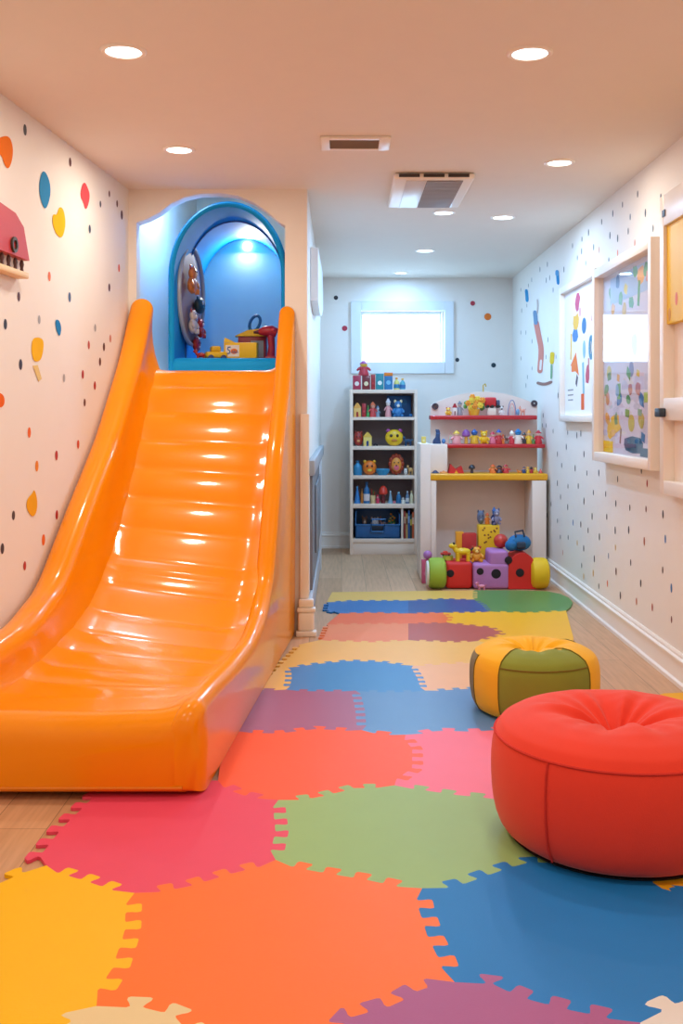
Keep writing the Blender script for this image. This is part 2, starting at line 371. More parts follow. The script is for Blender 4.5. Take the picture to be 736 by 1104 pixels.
e('o_g', (297, 931), (340, 940), (400, 950), (455, 962)); e('o_b', (455, 962), (460, 985), (470, 1015), (483, 1040), (490, 1064)); e('o_pu', (490, 1064), (450, 1066), (420, 1084), (370, 1098), (345, 1140))
e('pu_b', (490, 1064), (530, 1059), (565, 1076), (610, 1088), (650, 1096), (690, 1108)); e('pu_w', (690, 1108), (720, 1140)); e('b_w', (690, 1108), (705, 1090), (736, 1076), (800, 1070))
e('g_b', (455, 962), (490, 956), (540, 938), (565, 931), (640, 930)); e('b_y', (640, 930), (700, 948), (722, 962), (760, 965), (800, 960))
e('p_out', (50, 937), (34, 929), (60, 896), (95, 862), (130, 840)); e('p_or', (235, 845), (262, 858), (300, 866)); e('p_g', (300, 866), (304, 900), (297, 931))
e('g_or', (300, 866), (340, 861), (380, 851), (425, 850)); e('g_k', (425, 850), (450, 852), (490, 858), (530, 862), (640, 880))
e('or_pu', (255, 791), (300, 792), (340, 787), (390, 790)); e('or_b', (390, 790), (415, 793), (437, 795)); e('or_k', (437, 795), (450, 810), (450, 832), (425, 850))
e('k_b', (437, 795), (470, 789), (510, 790), (560, 786)); e('pu_b2', (390, 790), (388, 768), (383, 747)); e('pu_t', (272, 745), (308, 746), far=True); e('pu_s', (308, 746), (345, 747), (383, 747), far=True)
e('b2_s', (383, 747), (420, 748), (458, 747), far=True); e('b2_p', (458, 747), (490, 745), (540, 742), far=True)
e('s_l', (308, 746), (311, 733), (310, 722), far=True); e('s_t', (310, 722), (335, 718), (375, 714), (410, 715), (445, 720), far=True); e('s_r', (445, 720), (453, 733), (458, 747), far=True)
e('c2_l', (272, 745), (284, 735), (322, 697), far=True); e('c2_t0', (322, 697), (345, 692), teeth=False); e('c2_t', (345, 692), (400, 694), (440, 692), far=True); e('c2_t2', (440, 692), (490, 694), (515, 693), far=True)
e('c2_y', (515, 693), (545, 700), teeth=False); e('c2_p', (445, 720), (490, 717), (545, 714), far=True)
e('p2_o', (352, 675), (400, 674), (440, 674), far=True); e('p2_m', (440, 674), (440, 692), teeth=False); e('m_o', (440, 674), (482, 673), far=True); e('m_y', (482, 673), (530, 678), (543, 685), (515, 693), far=True)
e('o3_b', (366, 663), (400, 662), (440, 663), far=True); e('o3_b2', (440, 663), (478, 662), far=True); e('o3_y', (478, 662), (486, 668), (482, 673), far=True)
e('y2_b', (478, 662), (500, 662), (528, 661), far=True); e('y2_g', (528, 661), (570, 662), (610, 660), far=True)
e('b4_t', (352, 651), (378, 649), (440, 649), far=True); e('b4_r', (440, 649), (440, 663), teeth=False); e('n_t', (440, 649), (475, 647), (512, 648), far=True); e('n_g', (512, 648), (522, 654), (528, 661), far=True)
e('c3_g', (512, 638), (512, 648), far=True); e('y2_r', (610, 660), (618, 690), (615, 705), teeth=False); e('p2_l', (345, 692), (352, 675), far=True); e('b4_l', (366, 663), (350, 660), (352, 651), far=True)
TZ = .010
MSPEC = .25
def mat_tile(label, col, *segs, rough=.5):
    far = min(p.y for q in segs if isinstance(q, str) for p in E[q.strip('-')]) > 3.9 if any(isinstance(q, str) for q in segs) else False
    pts = []
    for s in segs:
        if isinstance(s, str): q = E[s[1:]][::-1] if s[0] == '-' else E[s]
        else: q = fl(*s)
        for p in q:
            if not pts or (p-pts[-1]).length > 1e-5: pts.append(p)
    if (pts[0]-pts[-1]).length < 1e-5: pts.pop()
    cx = sum((p.x for p in pts))/len(pts); cy = sum((p.y for p in pts))/len(pts); c = Vector((cx, cy, 0))
    b = MB(); b.prism([p-c for p in pts], (0, 0, TZ-.0005))
    o = b.build('foam_mat_tile', M(col, .38 if far else rough, bump=.12, bscale=260, var=.03, spec=.4 if far else MSPEC), smooth=False); o.location = (cx, cy, .0005)
    return tag(o, label, 'floor mat', 'interlocking puzzle mat tiles')
mat_tile('golden yellow puzzle mat tile in the bottom left corner of the floor', 'FFC200', 'y_top', 'y_p', 'y_o', 'y_c', [(20, 1140), (-120, 1140), (-80, 985)])
mat_tile('cream puzzle mat tile poking in between yellow and orange tiles at the bottom edge', 'EBD3A0', 'c_o', [(235, 1140), (20, 1140)], '-y_c')
mat_tile('large orange puzzle mat tile in the middle foreground, between yellow and blue', 'FF7A28', 'y_o', 'c_o', [(235, 1140), (345, 1140)], '-o_pu', '-o_b', '-o_g', '-o_p')
mat_tile('purple puzzle mat tile at the bottom edge below the orange and blue tiles', 'AC6096', 'o_pu', [(345, 1140), (720, 1140)], '-pu_w', '-pu_b')
mat_tile('off-white puzzle mat tile in the bottom right corner', 'E8E2E0', 'b_w', [(800, 1070), (860, 1140), (720, 1140)], '-pu_w')
mat_tile('large blue puzzle mat tile in front of the red bean bag', '2080D0', '-o_b', 'g_b', 'b_y', [(800, 960), (900, 1000), (870, 1060), (800, 1070)], '-b_w', '-pu_b')
mat_tile('yellow puzzle mat tile peeking out under the red bean bag right side', 'F0B020', '-b_y', [(640, 930), (660, 915), (800, 905), (800, 960)])
mat_tile('raspberry pink puzzle mat tile in front of the slide corner', 'EC4E6C', 'p_out', [(130, 840), (235, 845)], 'p_or', 'p_g', '-o_p', '-y_p')
mat_tile('sage green puzzle mat tile in the middle, left of the red bean bag', '9CC27A', 'o_g', 'g_b', [(640, 930), (660, 915), (640, 880)], '-g_k', '-g_or', 'p_g')
mat_tile('orange-red puzzle mat tile right beside the slide, behind the green tile', 'FF6434', 'or_pu', 'or_b', 'or_k', '-g_or', '-p_or', [(235, 845), (240, 800), (255, 791)])
mat_tile('light pink puzzle mat tile behind the green tile, left of the red bean bag', 'F87C96', 'k_b', [(560, 786), (640, 795), (660, 840), (640, 880)], '-g_k', '-or_k')
mat_tile('plum puzzle mat tile next to the slide, behind the orange-red tile', 'A85E84', 'pu_t', 'pu_s', '-pu_b2', '-or_pu', [(255, 791), (272, 745)])
mat_tile('dusty blue puzzle mat tile in front of the yellow and green pouf', '5E92CC', 'b2_s', 'b2_p', [(540, 742), (570, 760), (560, 786)], '-k_b', '-or_b', 'pu_b2')
mat_tile('bright blue puzzle mat tile framed by cream, left of the pouf', '3A8CD0', 's_l', 's_t', 's_r', '-b2_s', '-pu_s', rough=.42)
mat_tile('wide pale yellow puzzle mat tile behind the bright blue tile', 'F8C464', 'c2_l', 'c2_t0', 'c2_t', 'c2_t2', 'c2_y', [(545, 700), (545, 714)], '-c2_p', '-s_t', '-s_l', '-pu_t')
mat_tile('small peach puzzle mat tile between bright blue tile and pouf', 'F6BE88', 'c2_p', [(545, 714), (560, 730), (540, 742)], '-b2_p', '-s_r')
mat_tile('salmon puzzle mat tile left of the mauve tile, behind pale yellow', 'F68C54', 'p2_o', 'p2_m', '-c2_t', 'p2_l')
mat_tile('mauve puzzle mat tile pointing towards the yellow tile behind the pouf', 'BC5A50', 'm_o', 'm_y', '-c2_t2', '-p2_m')
mat_tile('narrow orange puzzle mat tile in front of the far blue tile', 'F86E34', 'o3_b', 'o3_b2', 'o3_y', '-m_o', '-p2_o', [(352, 675), (366, 663)])
mat_tile('bright yellow puzzle mat tile in front of the far green tile', 'FFBC10', 'y2_b', 'y2_g', 'y2_r', [(615, 705), (545, 700)], '-c2_y', '-m_y', '-o3_y')
mat_tile('medium blue puzzle mat tile at the far left of the mat', '2C72B0', 'b4_t', 'b4_r', '-o3_b', 'b4_l')
mat_tile('navy blue puzzle mat tile next to the far green tile', '2C5894', 'n_t', 'n_g', '-y2_b', '-o3_b2', '-b4_r')
mat_tile('straw yellow puzzle mat tile on the far edge behind the blue tiles', 'F0C060', [(358, 640), (512, 638)], 'c3_g', '-n_t', '-b4_t')
mat_tile('round-ended green puzzle mat tile in front of the foam train', '5A9048', [(512, 638), (560, 638), (590, 639), (604, 642), (613, 646), (617, 651), (615, 656), (610, 660)], '-y2_g', '-n_g', '-c3_g')
mat_tile('yellow puzzle mat tile behind the red bean bag by the baseboard', 'F4B010', jig and [(690, 757), (716, 750), (742, 749), (752, 757), (740, 775), (700, 785), (680, 775)])

# ================================================================== the slide
def interp(tab, v):
    if v <= tab[0][0]: return tab[0][1]
    for (a, fa), (c, fc) in zip(tab, tab[1:]):
        if v <= c:
            u = (v-a)/(c-a); return fa+(fc-fa)*u
    return tab[-1][1]
def smoothtab(tab, v, d=.07): return sum(interp(tab, v+k*d/3) for k in range(-3, 4))/7
YF, YB = 3.29, 5.785
RB = [(3.33, .29), (3.6, .28), (4.0, .255), (4.45, .25), (4.72, .31), (4.96, .46), (5.24, .95), (5.57, 1.36), (5.79, 1.80), (6, 2.05)]
LB = [(3.4, .36), (4.03, .40), (4.37, .50), (4.7, .76), (5.165, 1.11), (5.6, 1.55), (5.79, 1.83), (6, 2.05)]
BB = [(3.33, .262), (3.5, .24), (3.8, .19), (4.2, .165), (4.5, .18), (4.75, .27), (5.0, .46), (5.24, .72), (5.5, 1.06), (5.66, 1.29), (5.72, 1.40), (5.79, 1.435), (6, 1.44)]
def xro(Y): return -.4225+.0715*(Y-3.42)        # outer right face
def xlo(Y): return XL(Y)+.012
ORANGE = M('FF9800', .3, coat=.55, var=.02, bump=.02, bscale=30, spec=.12)
sl = thing('playground_slide', 'big glossy orange slide with ribbed chute and thick rounded side rails', 'slide', ((xlo(YF)+xro(YF))/2, (YF+YB)/2, .0125))
S0 = Vector(sl.location)
# front rounding: (dy, inset) ramps
def stations():
    ys = [YF, YF+.006, YF+.018, YF+.036, YF+.055, YF+.07]
    y = YF+.086
    while y < YB: ys.append(y); y += .012
    ys.append(YB); return ys
def front(Y, R=.06):
    d = Y-YF
    return R-math.sqrt(max(0, R*R-(R-d)**2)) if d < R else 0.0
arc = {}; acc = 0; prev = None
for Y in stations():
    z = smoothtab(BB, Y)
    if prev: acc += math.hypot(Y-prev[0], z-prev[1])
    arc[Y] = acc; prev = (Y, z)
def bedz(Y, u):
    z = smoothtab(BB, Y); a = arc[Y]
    tilt = (1-u)*.11*max(0, min(1, (5.72-Y)/.9))*max(0, min(1, (Y-3.7)/.8))
    k = max(.5, min(1, (Y-4.4)/.5)) if Y > 3.95 else max(0, (Y-3.65)/.3)*.5
    rib = abs(math.sin(PI*(a-.05)/.19))**.55
    env = min(1, 5*u, 5*(1-u))
    ym = max(0, min(1, (YB-Y)/.05))
    k *= .3+.7*min(1, abs(a-1.80)/.4)
    return z+tilt+.024*k*rib*env*ym-.010*math.sin(PI*u)*(Y < 4.9)
rings = []; rw = .085
for Y in stations():
    ins = front(Y, .085); x0, x1 = xlo(Y)+.06, xro(Y)-.05-.6*front(Y, .085)
    r = [(x0, Y, ins*.45)]
    n = 22
    for k in range(n+1):
        u = k/n; x = x0+(x1-x0)*u
        edge = .03*(max(0, 1-(u-.06)/.12)**2*(u > .06)+(u <= .06)+max(0, 1-(1-u-.04)/.10)**2*(1-u > .04)+(1-u <= .04))*min(1, max(0, (Y-YF)/.2))
        r.append((x, Y, bedz(Y, u)-ins*1.0+edge))
    r.append((x1, Y, ins*.45)); rings.append([Vector(p)-Vector((S0.x, S0.y, 0)) for p in r])
MB().loft(rings).build('chute', ORANGE, sl, ang=50)
def rail(name, inner_outer, tab, side):
    rings = []
    for Y in stations():
        z = smoothtab(tab, Y, .09); zb = smoothtab(BB, Y)
        ins = front(Y, .085); xo = inner_outer(Y)
        w_ = .125 if side < 0 else .085
        low = max(.03, min(z-.06, zb-.03)); zt = z-ins; xo -= side*ins*.6; rr = w_/2-ins*.15; low = min(low, zt-rr-.02)
        sec = [(xo, ins*.45), (xo+side*.006, zt*.5), (xo, zt-rr)]
        for k in range(1, 15):
            t = PI*k/14; sec.append((xo-side*rr*(1-math.cos(t)), zt-rr+rr*1.0*math.sin(t)))
        xi = xo-side*(2*rr); dz = zt-rr-low; fl_ = .05 if side < 0 else .035
        for k in range(1, 7):
            t = k/6; sec.append((xi+side*.012*math.sin(PI*t)-side*fl_*t**2.2, zt-rr-dz*t))
        xi = sec[-1][0]
        sec.append((xi, ins*.45))
        rings.append([Vector((x, Y+.005, zz))-Vector((S0.x, S0.y, 0)) for x, zz in sec])
    return MB().loft(rings).build('side_rail', ORANGE, sl, ang=50)
lab(rail('l', xlo, LB, -1), 'side rail along the left wall'); lab(rail('r', xro, RB, 1), 'side rail on the room side')
# piping seams along the front
b = MB(); pts = []
for k in range(30):
    u = k/29; x = xlo(YF)+.05+(xro(YF)-xlo(YF)-.11)*u; pts.append(Vector((x, YF+.004, .03))-Vector((S0.x, S0.y, 0)))
b.tube(pts, .006); b.build('front_seam', M('EE8A00', .25, coat=.4), sl)

# ================================================================== alcove pod
PC, PHW = -.632, .333; PYF, PYB = 5.925, 7.05; PZ0, PZS, PZT = 1.40, 1.965, 2.385
pod = thing('play_pod', 'blue arched play pod hollow behind the alcove opening at the slide top', 'play pod', (PC, PYF, PZ0))
def arch(hw, zt, zs=PZS, n=26, zb=PZ0):
    pts = [Vector((-hw, 0, zb-PZ0))]
    for k in range(6): pts.append(Vector((-hw, 0, zb-PZ0+(zs-zb)*(k+1)/7)))
    for k in range(n+1):
        t = PI-PI*k/n; pts.append(Vector((hw*math.cos(t), 0, zs-PZ0+(zt-zs)*math.sin(t))))
    for k in range(6): pts.append(Vector((hw, 0, zs-PZ0-(zs-zb)*(k+1)/7)))
    pts.append(Vector((hw, 0, zb-PZ0))); return pts
BLUEP = M('12A4EE', .6, var=.03, spec=.2)
b = MB(); o_, i_ = arch(PHW, PZT), arch(PHW-.035, PZT-.035)
def yy(p, y): return Vector((p.x, y, p.z))
D = PYB-PYF
ringsO = [[yy(p, 0) for p in i_], [yy(p, .02) for p in o_], [yy(p, D) for p in o_], [yy(p, D) for p in i_]]
b.loft(ringsO[:3], closed=False, cap0=False, cap1=False); b.loft([[yy(p, 0) for p in i_], [yy(p, D) for p in i_]], closed=False, cap0=False, cap1=False)
b.build('shell', BLUEP, pod)
MB().prism([yy(p, D-.02) for p in i_], (0, .03, 0)).build('back_panel', M('D8F2EC', .6, var=.03, spec=.3), pod)
lab(pod.children[-1], 'pale blue back panel')
MB().box(-PHW+.02, PHW-.02, .03, D-.02, 0, .100, bev=.01).build('pod_floor', M('0C84D0', .5), pod)
rim = arch(PHW-.02, PZT-.02); MB().tube([yy(p, .006) for p in rim], .012, n=10).build('rim', BLUEP, pod)
rb = arch(PHW-.037, PZT-.037, zb=PZ0+.08); MB().tube([yy(p, .42+.35*max(0, (PZS-PZ0-p.z)*.0)) for p in rb], .007, n=8).build('rib', M('0A6FB4', .4), pod)
b = MB(); b.box(-PHW+.01, PHW-.03, -.018, .09, -.0, .112, bev=.045, seg=5); b.build('lip', BLUEP, pod, ang=60)
# oval mesh pocket on the left inner wall
px0 = -PHW+.035
def oval(n, ry, rz, x, cy=.40, cz=.50): return [Vector((x, cy+ry*math.cos(2*PI*k/n), cz+rz*math.sin(2*PI*k/n))) for k in range(n)]
def slant(P): return [Vector((p.x+.12*(p.y-.13), p.y, p.z)) for p in P]
b = MB(); b.prism(slant(oval(32, .27, .285, px0+.001)), (.006, 0, 0)); b.build('pocket_panel', M('9C8C9C', .6), pod)
MB().tube(slant(oval(40, .275, .29, px0+.010)), .013, closed=True).build('pocket_rim', M('B4BCC4', .35), pod)
t = thing('reflection_glow', 'glowing disc added as a lamp reflection on the back panel of the blue pod', 'light', (PC+.012, PYB-.021, 2.335-.03))  # reflected lamp built as a glowing disc; its bulb also brightens the pod
MB().lathe([(.0001, -.012), (.022, -.012), (.028, -.006), (.028, 0)], axis='Y', n=24).build('lens', emit((1, .97, .92), 12), t)
ld = bpy.data.lights.new('bulb', 'AREA'); ld.shape = 'DISK'; ld.size = .05; ld.energy = 3.6; ld.color = (1, .96, .88)
lo = bpy.data.objects.new('bulb', ld); C.objects.link(lo); lo.parent = t; lo.location = (0, -.02, 0); lo.rotation_euler = (.5-PI/2, 0, 0)

# ================================================================== soft seats
def wrinkle(t, seed):
    r = random.Random(seed); return sum(math.cos(k*t+r.uniform(0, 6.28))*a for k, a in ((3, .5), (7, .7), (11, .6), (17, .4)))
RED = M('F03A20', .8, bump=.25, bscale=420, var=.05, sheen=.15)
bb = thing('bean_bag', 'large round red fabric bean bag pouf with gathered dimple in top', 'bean bag', (.775, 3.00, .0145))
side = [(.0001, 0), (.20, 0), (.29, .003), (.322, .02), (.343, .06), (.354, .13), (.355, .20), (.352, .25), (.342, .285)]
top = [(.342, .285), (.325, .312), (.285, .335), (.235, .350), (.185, .352), (.14, .343), (.10, .325), (.07, .305), (.045, .285), (.02, .272), (.0001, .268)]
def rfn(seed, amp, R):
    def f(p, t, r):
        g = max(0, 1-abs(r-.10*R/.35)/(.16*R/.35)); a = amp*g
        s = 1+.012*math.sin(3*t+1)*(r > .2*R/.35)
        p = Vector((p.x*s, p.y*s, p.z+a*wrinkle(t, seed))); return p
    return f
MB().lathe(side, n=72, fn=rfn(3, 0, .35)).build('side_panel', RED, bb, ang=60, sub=1)
# finer top with radial gathers
def dense(prof, k=3):
    out = []
    for (a, b_), (c, d) in zip(prof, prof[1:]):
        for i in range(k): out.append((a+(c-a)*i/k, b_+(d-b_)*i/k))
    return out+[prof[-1]]
MB().lathe(dense(top), n=108, fn=rfn(5, .011, .35)).build('top_panel', RED, bb, ang=60, sub=1)
def ringpts(r, z, n=72): return [(r*(1+.012*math.sin(3*2*PI*k/n+1))*math.cos(2*PI*k/n), r*(1+.012*math.sin(3*2*PI*k/n+1))*math.sin(2*PI*k/n), z) for k in range(n)]
b = MB(); b.tube(ringpts(.3435, .285), .0035, closed=True, n=6)
for a in (-2.35, -.9, .7, 2.2): b.tube([((r+.0015)*(1+.012*math.sin(3*a+1))*math.cos(a), (r+.0015)*(1+.012*math.sin(3*a+1))*math.sin(a), z) for r, z in dense(side[3:], 3)], .003, n=6)
b.build('seam', M('D42C1C', .8), bb)
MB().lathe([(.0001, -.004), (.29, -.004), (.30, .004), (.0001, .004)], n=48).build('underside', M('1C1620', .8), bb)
MB().ball((0, 0, .275), (.014, .014, .006)).build('button', M('B81C16', .8), bb)
YEL = M('FFBE14', .8, bump=.25, bscale=420, var=.05, sheen=.1); GRN = M('8A942E', .85, bump=.3, bscale=420, var=.1, sheen=.1); GRYG = M('8C8468', .85, bump=.25, bscale=420)
pf = thing('pouf', 'small round pouf with yellow and olive green wedge panels', 'pouf', (.775, 4.30, .0105))
k_ = .260/.355
side2 = [(r*k_, z*.225/.283*.92) for r, z in side]; top2 = [(r*k_, z*.225/.283*.92+.012*(1-r/.345)) for r, z in top]; top2[0] = side2[-1]
base_t = math.atan2(-4.30, -.775)          # towards the viewer
def deg(d): return base_t+math.radians(d)
f2 = rfn(9, .008, .256)
def wedge(name, d0, d1, mm, p=None, nm=None):
    prof = dense(side2+top2[1:], 2) if p is None else dense(p, 2)
    o = MB().lathe(prof, n=max(4, int((d1-d0)/4)), t0=deg(d0), t1=deg(d1), fn=f2).build(name, mm, pf, ang=60, sub=1)
    if nm: lab(o, nm)
gtop = [top2[0]]+top2[1:5]
wedge('wedge_panel', -31, 56, GRN, side2+top2[1:5], 'olive green front panel'); wedge('wedge_panel', -31, 56, YEL, top2[4:], 'yellow top centre')
wedge('wedge_panel', 56, 180, YEL, None, 'yellow right panel'); wedge('wedge_panel', -66, -31, YEL, None, 'yellow left panel')
wedge('wedge_panel', -120, -66, GRYG, side2+top2[1:2], 'grey green side panel'); wedge('wedge_panel', -120, -66, YEL, top2[1:], 'yellow top left'); wedge('wedge_panel', -180, -120, YEL)
b = MB()
for d in (-66, -31, 56, 130):
    a = deg(d); pr = side2[3:]+top2[1:(9 if d != -66 else 2)]
    b.tube([((r+.001)*math.cos(a)*(1+.012*math.sin(3*a+1)*(r > .146)), (r+.001)*math.sin(a)*(1+.012*math.sin(3*a+1)*(r > .146)), z+.001) for r, z in pr], .0025, n=6)
a0, a1 = deg(-31), deg(56); r_, z_ = top2[0]
b.tube([(r_*1.004*math.cos(a0+(a1-a0)*k/20)*(1+.012*math.sin(3*(a0+(a1-a0)*k/20)+1)), r_*1.004*math.sin(a0+(a1-a0)*k/20)*(1+.012*math.sin(3*(a0+(a1-a0)*k/20)+1)), z_) for k in range(21)], .003, n=6)
b.build('seam', M('7A6A1C', .85), pf)
MB().ball((0, 0, .207), (.011, .011, .006)).build('button', M('C88A10', .8), pf)

# ================================================================== stickers on the walls
def sticker(label, pts, nrm, col, proj, group=None, extra=None):
    P = [proj(*p) for p in pts]; c = sum(P, Vector())/len(P)
    n = Vector(nrm)
    b = MB(); b.prism([p-c+n*.0016 for p in smooth_poly(P)] if len(P) > 4 else [p-c+n*.0016 for p in P], n*.0012, M(col, .8, var=.04, spec=.2))
    o = b.build('wall_sticker', None, smooth=False); o.location = c
    tag(o, label, 'wall sticker', group)
    for nm, ep, ec in (extra or []):
        Q = [proj(*p) for p in ep]; b = MB(); b.prism([p-c+n*.003 for p in smooth_poly(Q)], n*.0008, M(ec, .5, var=.04)); b.build(nm, None, o, smooth=False)
    return o
def smooth_poly(P, it=2):
    for _ in range(it):
        Q = []
        for i in range(len(P)):
            a, c = P[i], P[(i+1) % len(P)]; Q += [a*.75+c*.25, a*.25+c*.75]
        P = Q
    return P
def c1(p): return [(x/4.6, 90+y/4.6) for x, y in p]
def c2(p): return [(x/3.067, 330+y/3.067) for x, y in p]
sticker('orange bean-shaped wall sticker on the left wall, above the red-roofed wall toy', c1([(-25, 280), (20, 258), (45, 266), (58, 300), (62, 340), (55, 390), (38, 428), (18, 400), (8, 360), (-25, 335)]), NL, 'F37A12', on_left)
sticker('blue leaf-shaped wall sticker on the upper left wall', c1([(213, 425), (240, 470), (250, 530), (240, 590), (222, 628), (203, 590), (191, 530), (196, 470)]), NL, '2B8CC4', on_left)
sticker('yellow chipped oval wall sticker below the blue leaf sticker', c1([(292, 608), (314, 626), (323, 690), (315, 742), (300, 770), (273, 742), (257, 690), (260, 645), (280, 655)]), NL, 'F0BC10', on_left)
sticker('coral red crooked wall sticker right of the blue leaf sticker', c1([(416, 484), (434, 520), (444, 555), (435, 604), (422, 630), (412, 590), (396, 560), (401, 518)]), NL, 'E0525A', on_left)
sticker('small blue splash wall sticker at mid height near the slide', c2([(180, 46), (193, 44), (202, 72), (196, 104), (185, 82)]), NL, '2080BC', on_left)
sticker('round-cornered yellow wall sticker above a pale yellow streak', c2([(105, 108), (125, 102), (143, 112), (141, 150), (132, 182), (110, 184), (102, 150)]), NL, 'F6BC1C', on_left)
sticker('pale yellow slanted streak wall sticker under the yellow one', c2([(107, 197), (123, 195), (136, 240), (126, 250)]), NL, 'E8CC88', on_left)
sticker('orange round wall sticker cut by the left picture edge', c2([(-30, 285), (5, 287), (15, 310), (8, 336), (-25, 335)]), NL, 'EE6A1C', on_left)
sticker('yellow heart-like wall sticker low on the left wall beside the slide', c2([(105, 620), (112, 604), (122, 640), (120, 682), (105, 700), (85, 668), (88, 638)]), NL, 'F2AE1C', on_left)
for px, py, r, col, lb in ((362, 321, .019, '252B36', 'black round wall sticker on the back wall, upper left of the window'), (371.4, 354, .024, 'B02C44', 'red round wall sticker on the back wall, left of the window'),
    (492.7, 388, .018, '1F3040', 'black round wall sticker at the lower right corner of the window'), (509.3, 327, .021, 'C03A4C', 'red round wall sticker on the back wall, upper right of the window'),
    (525.6, 341.5, .031, 'EE7A1C', 'orange round wall sticker on the back wall, right of the window'), (531.8, 393.7, .021, '1C3844', 'dark teal round wall sticker above the arched shelf unit')):
    c = at(px, py, Y1); b = MB(); b.prism([p-c for p in circ(c, r, Vector((0, -1, 0)), 24)], (0, -.002, 0)); o = b.build('wall_sticker', M(col, .5), smooth=False); o.location = c+Vector((0, -.0012, 0)); tag(o, lb, 'wall sticker')
def c7(p): return [(550+x/6.13, 280+y/6.13) for x, y in p]
def strip(pts, w_):
    A_, B_ = [], []
    for i, p in enumerate(pts):
        q = pts[min(i+1, len(pts)-1)]; r = pts[max(i-1, 0)]; dx, dy = q[0]-r[0], q[1]-r[1]; L = math.hypot(dx, dy) or 1
        A_.append((p[0]-dy/L*w_/2, p[1]+dx/L*w_/2)); B_.append((p[0]+dy/L*w_/2, p[1]-dx/L*w_/2))
    return A_+B_[::-1]
sticker('long pink worm wall sticker with a blue tip on the far right wall', c7(strip([(170, 400), (180, 460), (192, 520), (205, 580), (204, 640), (198, 700), (196, 750)], 34)), NR, 'E08C7C', on_right,
        extra=[('blue_tip', c7(strip([(164, 335), (168, 380), (172, 430)], 26)), '3C78A8'), ('feeler', c7(strip([(180, 260), (184, 310), (178, 360)], 8)), 'C8B0A8'), ('belly', c7(strip([(206, 660), (202, 700), (200, 730)], 14)), 'F4E4DC')])
sticker('yellow paintbrush wall sticker with green stem on the far right wall', c7(strip([(280, 610), (277, 640), (275, 690)], 28)), NR, 'F0CC30', on_right,
        extra=[('green_stem', c7(strip([(274, 690), (274, 730), (272, 790)], 12)), '5C9860')])
sticker('brown wiggly stroke wall sticker beneath the yellow paintbrush sticker', c7(strip([(175, 812), (205, 822), (240, 822), (278, 805)], 20)), NR, '9C7468', on_right)
sticker('blue tadpole wall sticker left of the small framed collage', c7(strip([(308, 70), (312, 90), (314, 110), (318, 165)], 18)), NR, '1C8CC8', on_right, extra=[('head', c7([(300, 70), (318, 66), (326, 90), (314, 112), (300, 104)]), '1C8CC8')])
sticker('blue feather wall sticker in the far corner of the right wall', c7(strip([(106, 195), (110, 230), (113, 280)], 20)), NR, '2C94CC', on_right)

# wall toy: red roofed plaque on left wall
p0 = on_left(-8, 289); p1 = on_left(18, 291)
u = (p1-p0); u.z = 0; u.normalize(); L = (p1-p0).length
t = thing('wall_shelf', 'red-roofed wooden house plaque with peg fence on the left wall', 'wall shelf', p0, math.atan2(u.y, u.x))
hh = .40
b = MB(); b.prism([(-.2, -.002, .062), (L+.012, -.002, .062), (L*.80, -.002, .185), (L*.45, -.002, .225), (-.2, -.002, .25)], (0, -.045, 0)); b.build('roof', M('C4383C', .5), t)
b = MB(); b.box(-.2, L, -.05, -.002, -.012, .012, bev=.004); b.build('ledge', M('F0D0A0', .5), t)
MB().box(-.2, L, -.012, -.002, .012, .062).build('back_board', M('F4E4D4', .5), t)
for k in range(4):
    x = L*(.05+k*.28); MB().lathe([(.0001, .0), (.008, 0), (.006, .015), (.009, .03), (.006, .045), (.0001, .049)], c=(x, -.03, .0125), n=10).build('peg', M('4A2420', .5), t)
b = MB(); b.lathe([(.018, -.004), (.03, -.004), (.03, .004), (.018, .004), (.018, -.004)], c=(L*.35, -.052, .10), axis='Y', n=18); b.build('ring', M('3C3428', .5), t)

# ================================================================== framed collages on the right wall
def wall_frame(name, label, pxa, pxb, z0, z1, depth, bw):
    k = lambda px: on_right(px, 400)
    A_, B_ = k(pxb), k(pxa)              # near end, far end
    W = (B_-A_).length
    t = thing(name, label, 'picture frame', (A_.x, A_.y, z0), math.atan2(B_.y-A_.y, B_.x-A_.x))  # local x runs away from viewer, local +y points to the room
    H = z1-z0
    b = MB()
    for q in ((0, bw, 0, H), (W-bw, W, 0, H), (bw, W-bw, 0, bw), (bw, W-bw, H-bw, H)): b.box(q[0], q[1], .0015, depth, q[2], q[3], bev=.005)
    b.build('frame', M('FBF0E4', .35, var=.01), t)
    return t, W, H
def art(t, W, H, bw, y, shapes, paper):
    """shapes: (u from far side 0..1 left in view, v from top 0..1, kind, su, sv, colour, rot)"""
    b = MB(); b.box(bw, W-bw, .0015, y, bw, H-bw, M(paper, .7, var=.03))
    for (u_, v_, kind, su, sv, col, rot) in shapes:
        su *= 1.5; x = bw+(W-2*bw)*(1-u_); z = bw+(H-2*bw)*(1-v_); n = {'o': 16, 's': 4, 't': 3, 'b': 9}[kind]; r = random.Random(int(u_*977+v_*3571))
        pts = []
        for k in range(n):
            a = 2*PI*k/n+(PI/4 if kind == 's' else PI/2 if kind == 't' else 0); s = r.uniform(.7, 1.2) if kind == 'b' else 1
            px_, pz_ = su*s*math.cos(a), sv*s*math.sin(a)
            pts.append(Vector((min(W-bw-.002, max(bw+.002, x+px_*math.cos(rot)-pz_*math.sin(rot))), y+.0004, min(H-bw-.002, max(bw+.002, z+px_*math.sin(rot)+pz_*math.cos(rot))))))
        b.prism(pts, (0, .0008+.0004*r.random(), 0), M(col, .6, var=.05))
    return b.build('artwork', None, t, smooth=False)
t, W, H = wall_frame('framed_collage', 'smaller white framed collage of paper shapes, left of the tall one', 609, 648.5, 1.15, 2.05, .045, .045)
